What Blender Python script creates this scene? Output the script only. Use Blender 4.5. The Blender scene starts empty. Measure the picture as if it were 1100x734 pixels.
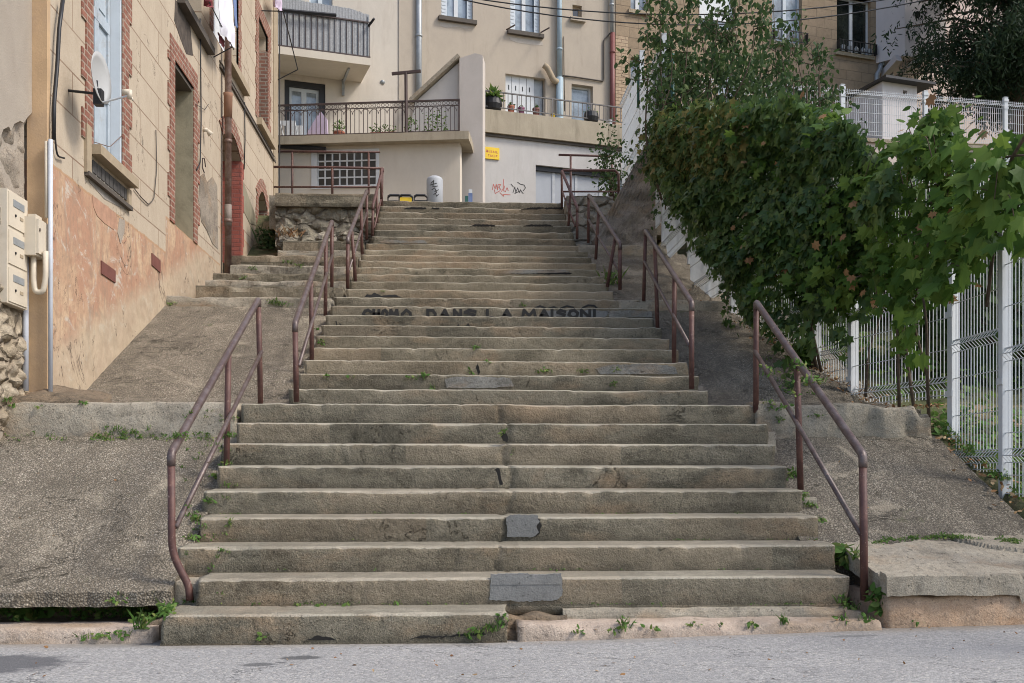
import bpy, bmesh, math, random
from mathutils import Vector, noise
from mathutils.geometry import tessellate_polygon
R_ = random.Random(7)
sc = bpy.context.scene
COL = sc.collection
# ---------------------------------------------------------------- camera
FPX, CX, HY, CH = 1128.0, 550.0, 510.0, 0.96
TH = math.atan(63/1128.0)
FW = Vector((math.sin(TH), math.cos(TH), 0)); RT = Vector((math.cos(TH), -math.sin(TH), 0)); UP = Vector((0, 0, 1))
CAMP = Vector((0, 0, CH))
cam = bpy.data.cameras.new('camera'); camo = bpy.data.objects.new('camera', cam); COL.objects.link(camo)
cam.lens = FPX/1100*36; cam.sensor_width = 36; cam.shift_y = (HY-367)/1100.0
camo.location = CAMP; camo.rotation_euler = (math.radians(90), 0, -TH)
cam.clip_start = 0.1; cam.clip_end = 800
sc.camera = camo
# ---------------------------------------------------------------- light
SUN_D = Vector((-0.62, 0.24, -0.74)).normalized()
EL = math.asin(-SUN_D.z); AZ = math.atan2(-SUN_D.x, -SUN_D.y)
w = bpy.data.worlds.new('World'); sc.world = w; w.use_nodes = True
nt = w.node_tree; bg = nt.nodes['Background']
sky = nt.nodes.new('ShaderNodeTexSky'); sky.sky_type = 'NISHITA'; sky.sun_disc = False
sky.sun_elevation = EL; sky.sun_rotation = AZ; sky.dust_density = 2.5; sky.air_density = 1.0; sky.ozone_density = 1.0
nt.links.new(sky.outputs[0], bg.inputs[0]); bg.inputs[1].default_value = 0.15
sl = bpy.data.lights.new('sun', 'SUN'); slo = bpy.data.objects.new('sun', sl); COL.objects.link(slo)
sl.energy = 1.7; sl.angle = math.radians(12); sl.color = (1.0, .95, .87)
slo.rotation_euler = SUN_D.to_track_quat('-Z', 'Y').to_euler(); slo.location = (8, -6, 14)
sc.cycles.filter_width = 1.0
sc.view_settings.view_transform = 'Standard'; sc.view_settings.look = 'None'
sc.view_settings.exposure = 0.70; sc.view_settings.gamma = 1
# ---------------------------------------------------------------- helpers
def ray(px, py): return FW + RT*((px-CX)/FPX) + UP*((HY-py)/FPX)
def P(px, py, D): return CAMP + ray(px, py)*D
def PY(px, py, y):
    r = ray(px, py); return CAMP + r*(y/r.y)
def PX(px, py, x):
    r = ray(px, py); return CAMP + r*(x/r.x)
def nz(v, s=1.0): return noise.noise(Vector(v)*s)

class Fr:                      # a vertical plane: a along u, z up, out towards n
    def __init__(s, o, u, n): s.o = Vector(o); s.u = Vector(u).normalized(); s.n = Vector(n).normalized()
    def p(s, a, z, out=0.0):
        q = s.o + s.u*a + s.n*out; return Vector((q.x, q.y, z))
    def uv(s, px, py, out=0.0):
        r = ray(px, py); o = s.o + s.n*out
        t = (Vector((o.x, o.y, 0))-Vector((CAMP.x, CAMP.y, 0))).dot(s.n)/Vector((r.x, r.y, 0)).dot(s.n)
        q = CAMP + r*t; return ((q-s.o).dot(s.u), q.z)
    def rect(s, x0, x1, yt, yb, out=0.0):      # pixel box, y read at x0
        a0, z1 = s.uv(x0, yt, out); _, z0 = s.uv(x0, yb, out); a1, _ = s.uv(x1, yt, out)
        return a0, a1, z0, z1

class MB:
    def __init__(s): s.v = []; s.f = []; s.m = []; s.cm = 0
    def add(s, vs, fs):
        b = len(s.v); s.v += [Vector(v) for v in vs]
        for f in fs: s.f.append([b+i for i in f]); s.m.append(s.cm)
        return b
    def hexa(s, p):            # 8 points: bottom ring, top ring
        s.add(p, [(3,2,1,0),(4,5,6,7),(0,1,5,4),(1,2,6,5),(2,3,7,6),(3,0,4,7)])
    def box(s, x0, x1, y0, y1, z0, z1):
        s.hexa([(x0,y0,z0),(x1,y0,z0),(x1,y1,z0),(x0,y1,z0),(x0,y0,z1),(x1,y0,z1),(x1,y1,z1),(x0,y1,z1)])
    def fbox(s, F, a0, a1, z0, z1, o0, o1):
        s.hexa([F.p(a0,z0,o1),F.p(a1,z0,o1),F.p(a1,z0,o0),F.p(a0,z0,o0),F.p(a0,z1,o1),F.p(a1,z1,o1),F.p(a1,z1,o0),F.p(a0,z1,o0)])
    def bar(s, p, q, w, h=None):
        p = Vector(p); q = Vector(q); h = h or w; d = (q-p).normalized()
        ref = UP if abs(d.z) < .95 else Vector((1,0,0))
        a = d.cross(ref).normalized()*w/2; b = d.cross(a).normalized()*h/2
        s.hexa([p-a-b,p+a-b,p+a+b,p-a+b,q-a-b,q+a-b,q+a+b,q-a+b])
    def tube(s, pts, r, n=8, cap=True, rr=None):
        pts = [Vector(p) for p in pts]; rings = []
        d0 = (pts[1]-pts[0]).normalized(); ref = UP if abs(d0.z) < .9 else Vector((1,0,0)); a = d0.cross(ref).normalized()
        vs = []
        for i, p in enumerate(pts):
            if i == 0: d = pts[1]-p
            elif i == len(pts)-1: d = p-pts[i-1]
            else: d = (pts[i+1]-p).normalized()+(p-pts[i-1]).normalized()
            d = d.normalized(); a = (a-d*a.dot(d)).normalized(); b = d.cross(a); R = rr[i] if rr else r
            vs += [p+(a*math.cos(2*math.pi*k/n)+b*math.sin(2*math.pi*k/n))*R for k in range(n)]
        fs = [(i*n+k, i*n+(k+1)%n, (i+1)*n+(k+1)%n, (i+1)*n+k) for i in range(len(pts)-1) for k in range(n)]
        if cap: fs += [tuple(range(n))[::-1], tuple((len(pts)-1)*n+k for k in range(n))]
        s.add(vs, fs)
    def lathe(s, c, prof, n=16):
        c = Vector(c); vs = [c+Vector((r*math.cos(2*math.pi*k/n), r*math.sin(2*math.pi*k/n), z)) for r, z in prof for k in range(n)]
        fs = [(i*n+k, i*n+(k+1)%n, (i+1)*n+(k+1)%n, (i+1)*n+k) for i in range(len(prof)-1) for k in range(n)]
        fs += [tuple(range(n))[::-1], tuple((len(prof)-1)*n+k for k in range(n))]
        s.add(vs, fs)
    def plate(s, F, outline, holes=(), o0=-.25, o1=0.0, back=True):     # wall with openings
        loops = [list(outline)]+[list(h) for h in holes]
        tris = tessellate_polygon([[Vector((a,z,0)) for a,z in L] for L in loops])
        flat = [q for L in loops for q in L]; n = len(flat)
        b = s.add([F.p(a,z,o1) for a,z in flat]+[F.p(a,z,o0) for a,z in flat], [])
        for t in tris:
            s.f.append([b+i for i in t]); s.m.append(s.cm)
            if back: s.f.append([b+n+i for i in reversed(t)]); s.m.append(s.cm)
        k = 0
        for L in loops:
            m = len(L)
            for i in range(m):
                j = (i+1)%m; s.f.append([b+k+i, b+k+j, b+n+k+j, b+n+k+i]); s.m.append(s.cm)
            k += m
    def build(s, name, mat, parent=None, smooth=False, loc=None, fix=True):
        off = Vector((0,0,0)); q = parent
        while q: off += q.location; q = q.parent
        if parent is None:
            if loc is None and s.v:
                xs=[v.x for v in s.v]; ys=[v.y for v in s.v]; zs=[v.z for v in s.v]
                loc = Vector(((min(xs)+max(xs))/2,(min(ys)+max(ys))/2,min(zs)))
            off = Vector(loc) if loc is not None else off
        me = bpy.data.meshes.new(name); me.from_pydata([tuple(v-off) for v in s.v], [], s.f)
        for m in (mat if isinstance(mat, (list,tuple)) else [mat]): me.materials.append(m)
        if isinstance(mat,(list,tuple)): me.polygons.foreach_set('material_index', s.m)
        if fix:
            bm = bmesh.new(); bm.from_mesh(me); bmesh.ops.recalc_face_normals(bm, faces=bm.faces); bm.to_mesh(me); bm.free()
        if smooth: me.polygons.foreach_set('use_smooth', [True]*len(me.polygons))
        me.update(); o = bpy.data.objects.new(name, me); COL.objects.link(o)
        if parent is None: o.location = off
        o.parent = parent
        return o
def tag(o, label=None, cat=None, group=None, kind=None):
    if label: o['label'] = label
    if cat: o['category'] = cat
    if group: o['group'] = group
    if kind: o['kind'] = kind
    return o
def thing(name, loc, label, cat, group=None):
    o = bpy.data.objects.new(name, None); COL.objects.link(o); o.location = loc; o.empty_display_size = .2
    return tag(o, label, cat, group)
def rectl(a0,a1,z0,z1): return [(a0,z0),(a1,z0),(a1,z1),(a0,z1)]
def arch(a0,a1,z0,z1,rise,n=8):
    L = [(a0,z0),(a1,z0)]
    for k in range(n+1):
        t = k/n; L.append((a1+(a0-a1)*t, z1-rise+rise*math.sin(math.pi*t)))
    return L
# ---------------------------------------------------------------- materials
class NT:
    def __init__(s, name):
        s.m = bpy.data.materials.new(name); s.m.use_nodes = True; s.t = s.m.node_tree; s.b = s.t.nodes['Principled BSDF']
        g = s.t.nodes.new('ShaderNodeNewGeometry'); s.pos = g.outputs['Position']; s.geo = g
    def n(s, typ, **k):
        q = s.t.nodes.new(typ)
        for a, v in k.items(): setattr(q, a, v)
        return q
    def l(s, a, b): s.t.links.new(a, b)
    def setin(s, sock, v):
        if isinstance(v, bpy.types.NodeSocket): s.l(v, sock)
        else: sock.default_value = v
    def noise(s, sc_, det=4, rough=.6, vec=None, dist=0):
        q = s.n('ShaderNodeTexNoise'); q.inputs['Scale'].default_value = sc_; q.inputs['Detail'].default_value = det
        q.inputs['Roughness'].default_value = rough; q.inputs['Distortion'].default_value = dist
        s.l(vec or s.pos, q.inputs['Vector']); return q.outputs[0]
    def vor(s, sc_, feat='F1', out=0, vec=None, rand=1):
        q = s.n('ShaderNodeTexVoronoi', feature=feat); q.inputs['Scale'].default_value = sc_; q.inputs['Randomness'].default_value = rand
        s.l(vec or s.pos, q.inputs['Vector']); return q.outputs[out]
    def scale(s, v, vec=None):
        q = s.n('ShaderNodeVectorMath', operation='MULTIPLY'); s.l(vec or s.pos, q.inputs[0]); q.inputs[1].default_value = v; return q.outputs[0]
    def ramp(s, x, a, b, lo=0., hi=1.):
        q = s.n('ShaderNodeMapRange'); q.inputs[1].default_value = a; q.inputs[2].default_value = b
        q.inputs[3].default_value = lo; q.inputs[4].default_value = hi; s.l(x, q.inputs[0]); return q.outputs[0]
    def math(s, op, a, b=0.0):
        q = s.n('ShaderNodeMath', operation=op); s.setin(q.inputs[0], a); s.setin(q.inputs[1], b); return q.outputs[0]
    def mix(s, f, a, b, mode='MIX'):
        q = s.n('ShaderNodeMix', data_type='RGBA', blend_type=mode); s.setin(q.inputs[0], f)
        s.setin(q.inputs[6], a if isinstance(a, bpy.types.NodeSocket) else (*a, 1)); s.setin(q.inputs[7], b if isinstance(b, bpy.types.NodeSocket) else (*b, 1))
        return q.outputs[2]
    def xyz(s):
        q = s.n('ShaderNodeSeparateXYZ'); s.l(s.pos, q.inputs[0]); return q.outputs
    def bump(s, h, dist=.01, st=1.0, prev=None):
        q = s.n('ShaderNodeBump'); q.inputs['Distance'].default_value = dist; q.inputs['Strength'].default_value = st; s.l(h, q.inputs['Height'])
        if prev: s.l(prev, q.inputs['Normal'])
        return q.outputs[0]
    def fin(s, col, rough=.85, nrm=None, metal=0., spec=.3):
        s.setin(s.b.inputs['Base Color'], col if isinstance(col, bpy.types.NodeSocket) else (*col, 1)); s.setin(s.b.inputs['Roughness'], rough)
        s.b.inputs['Metallic'].default_value = metal; s.b.inputs['Specular IOR Level'].default_value = spec
        if nrm: s.l(nrm, s.b.inputs['Normal'])
        return s.m
def plain(name, c, rough=.6, metal=0., var=.15, sc_=6., bump=0.0, spec=.4, dirt=None):
    t = NT(name); n1 = t.noise(sc_, 5, .65); d = tuple(x*(1-var*2) for x in c)
    col = t.mix(t.ramp(n1, .35, .75), tuple(c), d)
    if dirt: col = t.mix(t.ramp(t.noise(sc_*.6, 6, .7, dist=.5), .5, .68), col, dirt)
    nr = t.bump(t.noise(sc_*12, 3), .004, bump) if bump else None
    return t.fin(col, rough, nr, metal, spec)
def concrete(name, base, light, dark, stain=.5, fine=.5, bump=1.0, warm=(.34,.24,.15), slabs=False):
    t = NT(name)
    big = t.noise(1.3, 6, .68, t.scale((1,1,2.2)), .4); mid = t.noise(7, 6, .72); grain = t.noise(95, 3, .7)
    col = t.mix(t.ramp(mid, .36, .66), base, light)
    col = t.mix(t.math('MULTIPLY', t.ramp(big, .47, .62), stain), col, dark)
    col = t.mix(t.math('MULTIPLY', t.ramp(t.noise(2.1, 5, .6, t.scale((.7,1,1.4))), .53, .66), .7), col, warm)
    blot = t.noise(16, 4, .75, None, .6)
    col = t.mix(t.math('MULTIPLY', t.ramp(blot, .56, .68), .6), col, tuple(x*.6 for x in dark))
    cn = t.noise(1.9, 8, .62, None, .9); ck = t.ramp(t.math('ABSOLUTE', t.math('SUBTRACT', cn, .5)), 0, .0035, 1, 0); ck = t.math('MULTIPLY', ck, t.math('GREATER_THAN', t.noise(1.4, 3), .60)); col = t.mix(t.math('MULTIPLY', ck, .25), col, (.045,.04,.03))
    pv = t.vor(26); pm = t.math('MULTIPLY', t.math('LESS_THAN', pv, .17), t.math('GREATER_THAN', t.noise(3.0, 3), .55)); col = t.mix(t.math('MULTIPLY', pm, .65), col, tuple(x*.5 for x in dark))
    vv = t.vor(60); col = t.mix(t.math('MULTIPLY', t.ramp(vv, .05, .26, 1, 0), fine), col, tuple(min(1,x*1.5) for x in light))
    col = t.mix(t.math('MULTIPLY', t.ramp(grain, .55, .72), fine), col, tuple(x*.45 for x in dark))
    if slabs:        # every cast slab has its own tone: one random value per riser and per side of the middle joint
        x = t.xyz(); cb = t.n('ShaderNodeCombineXYZ'); t.l(t.math('FLOOR', t.math('DIVIDE', t.math('SUBTRACT', x[2], .012), .17)), cb.inputs[0])
        t.l(t.math('FLOOR', t.math('ADD', t.math('MULTIPLY', x[0], .62), t.math('MULTIPLY', cb.inputs[0].links[0].from_socket, .37))), cb.inputs[1])
        wn = t.n('ShaderNodeTexWhiteNoise'); t.l(cb.outputs[0], wn.inputs['Vector']); sp = t.n('ShaderNodeSeparateColor'); t.l(wn.outputs['Color'], sp.inputs[0])
        col = t.mix(t.math('MULTIPLY', sp.outputs[0], .42), col, tuple(q*.62 for q in base)); col = t.mix(t.ramp(sp.outputs[1], .5, 1, 0, .32), col, warm)
        col = t.mix(t.ramp(sp.outputs[2], .6, 1, 0, .35), col, light)
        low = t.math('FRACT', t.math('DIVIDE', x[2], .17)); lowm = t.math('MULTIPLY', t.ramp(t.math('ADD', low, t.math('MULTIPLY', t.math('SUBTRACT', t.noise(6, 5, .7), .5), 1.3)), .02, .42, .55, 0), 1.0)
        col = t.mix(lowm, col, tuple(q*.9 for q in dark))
    sg = t.noise(190, 2, .5); col = t.mix(t.math('MULTIPLY', t.ramp(sg, .56, .66), fine*.6), col, tuple(x*.3 for x in dark)); col = t.mix(t.math('MULTIPLY', t.ramp(sg, .42, .34), fine*.4), col, tuple(min(1,x*1.5) for x in light))
    h = t.math('ADD', t.math('MULTIPLY', mid, .9), t.math('ADD', t.math('MULTIPLY', grain, .35), t.math('MULTIPLY', t.noise(30, 4, .7), .7)))
    h = t.math('SUBTRACT', h, t.math('ADD', t.math('MULTIPLY', ck, .8), t.math('MULTIPLY', pm, .5)))
    return t.fin(col, .92, t.bump(h, .014, bump), 0, .2)
def gravelly(name, a, b, c):
    t = NT(name); cell = t.vor(80, 'F1', 1); d = t.vor(80, 'F1', 0); sep = t.n('ShaderNodeSeparateColor'); t.l(cell, sep.inputs[0])
    col = t.mix(sep.outputs[0], a, b); col = t.mix(t.ramp(sep.outputs[1], .80, .95), col, c)
    col = t.mix(t.ramp(t.noise(1.1, 5, .65, None, .5), .42, .66, 0, .6), col, tuple(x*.5 for x in a))
    col = t.mix(t.ramp(t.noise(5, 5, .65), .45, .7, 0, .5), col, tuple(x*1.25 for x in b))
    col = t.mix(t.ramp(d, .35, .6, 0, .75), col, tuple(x*.4 for x in a))
    col = t.mix(t.ramp(t.noise(2.4, 6, .7, t.scale((1.6,.35,.35)), .4), .52, .7, 0, .4), col, tuple(x*.5 for x in a))
    col = t.mix(t.ramp(t.noise(2.0, 7, .7, t.scale((1,.8,.8)), 1.0), .57, .66, 0, .55), col, (.40,.345,.26))
    col = t.mix(t.ramp(t.noise(3.2, 6, .7, t.scale((1.8,.22,.22)), .5), .52, .66, 0, .38), col, tuple(x*.5 for x in a))
    cn = t.noise(1.0, 8, .62, None, 1.0); ck = t.ramp(t.math('ABSOLUTE', t.math('SUBTRACT', cn, .5)), 0, .004, 1, 0); ck = t.math('MULTIPLY', ck, t.math('GREATER_THAN', t.noise(1.1, 3), .5))
    col = t.mix(ck, col, (.06,.055,.04))
    col = t.mix(t.ramp(t.noise(3.3, 6, .75), .62, .7, 0, .5), col, (.11,.12,.055))
    h = t.math('ADD', t.math('MULTIPLY', d, -1.0), t.math('MULTIPLY', t.noise(9, 5, .7), 2.0)); h = t.math('SUBTRACT', h, t.math('MULTIPLY', ck, 2.5))
    return t.fin(col, .93, t.bump(h, .010, .8), 0, .2)
def brickmat(name, c1, c2, mortar, bw=.22, bh=.065, ms=.012, axis='y', rough_mix=.4):
    t = NT(name); x = t.xyz(); cb = t.n('ShaderNodeCombineXYZ')
    if axis == 'y':  t.l(t.math('ADD', x[1], x[0]), cb.inputs[0])
    else: t.l(t.math('ADD', x[0], x[1]), cb.inputs[0])
    t.l(x[2], cb.inputs[1]); 
    br = t.n('ShaderNodeTexBrick'); t.l(cb.outputs[0], br.inputs['Vector']); br.inputs['Scale'].default_value = 1
    br.inputs['Brick Width'].default_value = bw; br.inputs['Row Height'].default_value = bh; br.inputs['Mortar Size'].default_value = ms; br.inputs['Mortar Smooth'].default_value = .3
    br.inputs['Color1'].default_value = (*c1,1); br.inputs['Color2'].default_value = (*c2,1); br.inputs['Mortar'].default_value = (*mortar,1); br.inputs['Bias'].default_value = -.2
    col = t.mix(t.ramp(t.noise(9, 6, .7), .4, .7, 0, rough_mix), br.outputs[0], tuple(q*.45 for q in c1))
    col = t.mix(t.ramp(t.noise(3, 5, .7), .55, .72, 0, .5), col, mortar)
    h = t.math('ADD', t.math('MULTIPLY', br.outputs[1], -1.), t.math('MULTIPLY', t.noise(50, 4), .6))
    return t.fin(col, .9, t.bump(h, .01, .8), 0, .2)
def rubble(name, a, b, mort, sc_=4.2):
    t = NT(name); v = t.scale((1,1,1.7)); wob = t.n('ShaderNodeVectorMath', operation='ADD'); nn = t.n('ShaderNodeTexNoise'); nn.inputs['Scale'].default_value = 5
    t.l(t.pos, nn.inputs['Vector']); q = t.n('ShaderNodeVectorMath', operation='SCALE'); t.l(nn.outputs[1], q.inputs[0]); q.inputs[3].default_value = .16
    t.l(v, wob.inputs[0]); t.l(q.outputs[0], wob.inputs[1])
    cell = t.vor(sc_, 'F1', 1, wob.outputs[0]); e = t.vor(sc_, 'DISTANCE_TO_EDGE', 0, wob.outputs[0]); sep = t.n('ShaderNodeSeparateColor'); t.l(cell, sep.inputs[0])
    col = t.mix(sep.outputs[0], a, b); col = t.mix(t.ramp(t.noise(12, 6, .7), .4, .7, 0, .6), col, tuple(x*.5 for x in a))
    col = t.mix(t.ramp(e, .02, .10, 1, 0), col, mort)
    h = t.math('ADD', t.ramp(e, 0, .16), t.math('MULTIPLY', t.noise(22, 5, .7), .5))
    return t.fin(col, .92, t.bump(h, .06, 1), 0, .2)
def leafmat(name, c1, c2, c3, tr=.25, rgh=.6, spc=.15):
    t = NT(name); r = t.geo.outputs['Random Per Island']
    rp = t.n('ShaderNodeValToRGB'); e = rp.color_ramp.elements; e[0].color = (*c1,1); e[1].color = (*c3,1); e[1].position = 1.; m = e.new(.55); m.color = (*c2,1); t.l(r, rp.inputs[0])
    col = t.mix(t.ramp(t.noise(2.2, 3), .4, .65, 0, .45), rp.outputs[0], tuple(x*.6 for x in c1))
    t.fin(col, rgh, None, 0, spc)
    tb = t.n('ShaderNodeBsdfTranslucent'); t.l(t.mix(.5, col, tuple(min(1, x*1.6) for x in c2)), tb.inputs[0]); mx = t.n('ShaderNodeMixShader'); mx.inputs[0].default_value = tr
    out = t.t.nodes['Material Output']; t.l(t.b.outputs[0], mx.inputs[1]); t.l(tb.outputs[0], mx.inputs[2]); t.l(mx.outputs[0], out.inputs[0]); return t.m
def plaster(name, c, dark, joints=None, speck=.3, stain=(.3,.22,.15), sa=.35, bump=.5):
    t = NT(name); col = t.mix(t.ramp(t.noise(2.2, 6, .7, t.scale((1,1,.6)), .5), .4, .68), c, dark)
    col = t.mix(t.ramp(t.noise(120, 2), .4, .75, 0, speck), col, tuple(x*.55 for x in c))
    col = t.mix(t.ramp(t.noise(1.6, 6, .7, t.scale((2.2,2.2,.35)), .3), .54, .72, 0, sa), col, stain)
    h = t.noise(70, 4, .7)
    return t.fin(col, .92, t.bump(h, .004, bump), 0, .15)
M = {}
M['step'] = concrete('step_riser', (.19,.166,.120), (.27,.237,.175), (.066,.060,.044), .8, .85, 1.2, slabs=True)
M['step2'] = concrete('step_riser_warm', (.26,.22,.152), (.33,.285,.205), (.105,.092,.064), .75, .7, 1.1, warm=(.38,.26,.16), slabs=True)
M['tread'] = concrete('step_tread', (.35,.315,.245), (.44,.40,.315), (.15,.135,.10), .55, .7, 1., warm=(.40,.31,.22), slabs=True)  # paler than the risers: wear, and brighter light on top put into colour
M['kerb'] = concrete('kerb_concrete', (.29,.255,.195), (.38,.34,.27), (.11,.10,.08), .7, .5)
M['pinkkerb'] = concrete('kerb_pink', (.42,.33,.26), (.50,.41,.33), (.22,.18,.14), .5, .4)
M['redstone'] = concrete('kerb_redstone', (.46,.31,.20), (.55,.40,.28), (.22,.16,.11), .4, .5, warm=(.5,.28,.14))
M['slab'] = concrete('slab_concrete', (.34,.295,.225), (.42,.37,.29), (.15,.13,.10), .5, .5)
M['patch'] = concrete('mortar_patch', (.195,.195,.185), (.235,.233,.222), (.14,.138,.13), .4, .35, .5, warm=(.2,.19,.17))
M['patch2'] = concrete('mortar_patch_light', (.235,.225,.20), (.29,.28,.25), (.12,.11,.09), .6, .6)
M['ramp'] = gravelly('aggregate', (.20,.168,.125), (.32,.275,.212), (.50,.44,.35))
M['rampR'] = gravelly('aggregate_grey', (.165,.142,.11), (.265,.232,.182), (.42,.375,.30))
def asphalt():
    t = NT('asphalt'); d = t.vor(90, 'F1', 0); cell = t.vor(90, 'F1', 1); sep = t.n('ShaderNodeSeparateColor'); t.l(cell, sep.inputs[0])
    col = t.mix(sep.outputs[0], (.20,.196,.19), (.385,.375,.36)); col = t.mix(t.ramp(sep.outputs[1], .9, .98), col, (.45,.42,.38))
    col = t.mix(t.ramp(t.noise(.9, 5, .6, None, .3), .45, .68, 0, .45), col, (.215,.213,.21))
    col = t.mix(t.ramp(t.noise(28, 4, .7), .6, .75, 0, .5), col, (.12,.12,.12))
    x = t.xyz()
    for (sx,sy,rx,ry,k,dk) in [(-.99,5.37,.09,.055,.8,(.09,.09,.09)),(-.80,5.56,.11,.065,.85,(.08,.08,.08)),(-.88,5.42,.03,.02,.8,(.09,.09,.09)),(-2.42,5.45,.50,.30,.85,(.09,.09,.095)),(-2.6,5.0,.5,.2,.6,(.13,.13,.13)),(2.54,6.15,.15,.05,.6,(.12,.12,.12)),(2.27,5.84,.14,.04,.6,(.12,.12,.12)),(-1.9,6.0,.5,.06,.4,(.2,.2,.2)),(.6,5.9,.9,.05,.3,(.2,.19,.18)),(2.9,5.2,.7,.2,.3,(.24,.24,.24)),(1.4,5.3,.5,.12,.25,(.24,.24,.24))]:
        ax = t.math('DIVIDE', t.math('SUBTRACT', x[0], sx), rx); ay = t.math('DIVIDE', t.math('SUBTRACT', x[1], sy), ry)
        r = t.math('ADD', t.math('MULTIPLY', ax, ax), t.math('MULTIPLY', ay, ay)); r = t.math('ADD', r, t.math('MULTIPLY', t.math('SUBTRACT', t.noise(5+1/(rx+.05), 5, .7), .5), 2.6))
        col = t.mix(t.ramp(r, .6, 1.15, k, 0), col, dk)
    cn = t.noise(.55, 8, .62, None, .9); ck = t.ramp(t.math('ABSOLUTE', t.math('SUBTRACT', cn, .5)), 0, .0028, 1, 0); ck = t.math('MULTIPLY', ck, t.math('GREATER_THAN', t.noise(.8, 3), .46))
    col = t.mix(t.math('MULTIPLY', ck, .75), col, (.10,.10,.10))
    ed = t.ramp(t.math('ADD', x[1], t.math('MULTIPLY', t.noise(3, 5), .3)), 6.0, 6.22, 0, .6); col = t.mix(ed, col, (.30,.26,.21))
    h = t.math('ADD', t.math('MULTIPLY', d, -.8), t.math('MULTIPLY', t.noise(6, 5), .6)); h = t.math('SUBTRACT', h, t.math('MULTIPLY', ck, 1.5))
    return t.fin(col, .9, t.bump(h, .006, .7), 0, .25)
M['asphalt'] = asphalt()
M['asphalt_dark'] = plain('asphalt_patch', (.10,.10,.105), .8, 0, .2, 18, .8)
M['oil'] = plain('oil_stain', (.085,.085,.085), .55, 0, .2, 14, .2)
M['soil'] = concrete('soil', (.15,.115,.08), (.22,.17,.12), (.06,.05,.035), .5, .6)
M['grass'] = concrete('grass_ground', (.07,.075,.035), (.11,.12,.055), (.035,.035,.02), .5, .6)
M['weed'] = leafmat('weed_leaf', (.06,.13,.025), (.11,.20,.045), (.22,.24,.07))
M['dry'] = leafmat('dry_leaf', (.20,.10,.05), (.32,.18,.08), (.38,.28,.16), .1)
M['ivy'] = leafmat('ivy_leaf', (.040,.078,.022), (.070,.125,.034), (.15,.21,.05), .3, .45, .3)
M['ivyY'] = leafmat('ivy_leaf_yellow', (.07,.10,.03), (.13,.15,.045), (.26,.20,.07), .25)
M['maple'] = leafmat('maple_leaf', (.045,.095,.015), (.088,.16,.028), (.18,.25,.05), .32, .55, .14)
M['birch'] = leafmat('shrub_leaf', (.035,.065,.025), (.06,.105,.035), (.12,.16,.06), .3)
M['yew'] = leafmat('yew_leaf', (.018,.035,.018), (.028,.05,.022), (.05,.075,.03), .15)
M['bark'] = plain('bark', (.13,.095,.065), .9, 0, .3, 12, 1)
def railmat(name, c, wear, lo, hi, metal=.0, rough=.45):
    t = NT(name); n1 = t.noise(9, 6, .75); col = t.mix(t.ramp(n1, lo, hi), c, wear)
    col = t.mix(t.ramp(t.noise(38, 4, .7), .6, .7, 0, .7), col, (.32,.22,.18))
    return t.fin(col, rough, t.bump(t.noise(60, 4), .003, .5), metal, .5)
M['rail'] = railmat('rail_paint', (.115,.046,.038), (.19,.085,.07), .45, .7)
M['railtop'] = railmat('rail_worn_top', (.082,.052,.046), (.16,.13,.12), .42, .72, .15, .42)
M['rust'] = railmat('rust_paint', (.078,.032,.026), (.135,.062,.045), .45, .68, 0, .6)
M['brick'] = brickmat('red_brick', (.30,.135,.095), (.22,.095,.07), (.38,.30,.235), .15, .068, .011, 'y', .75)
M['brickd'] = brickmat('reveal_brick', (.25,.12,.085), (.16,.085,.065), (.30,.25,.20), .2, .065, .012, 'x')
M['redpaint'] = brickmat('red_painted_brick', (.38,.115,.085), (.31,.095,.07), (.28,.12,.10), .2, .065, .008, 'x')
M['rubble'] = rubble('rubble_stone', (.38,.31,.22), (.48,.41,.31), (.30,.245,.18), 3.)
M['rubble2'] = rubble('retaining_stone', (.28,.25,.19), (.38,.34,.26), (.19,.165,.125), 2.6)
M['rubble3'] = rubble('wall_stone_pale', (.38,.34,.27), (.46,.41,.33), (.26,.23,.18), 3)
M['roughcast'] = concrete('roughcast', (.25,.22,.185), (.33,.29,.25), (.13,.115,.095), .5, .7, 1)
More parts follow.
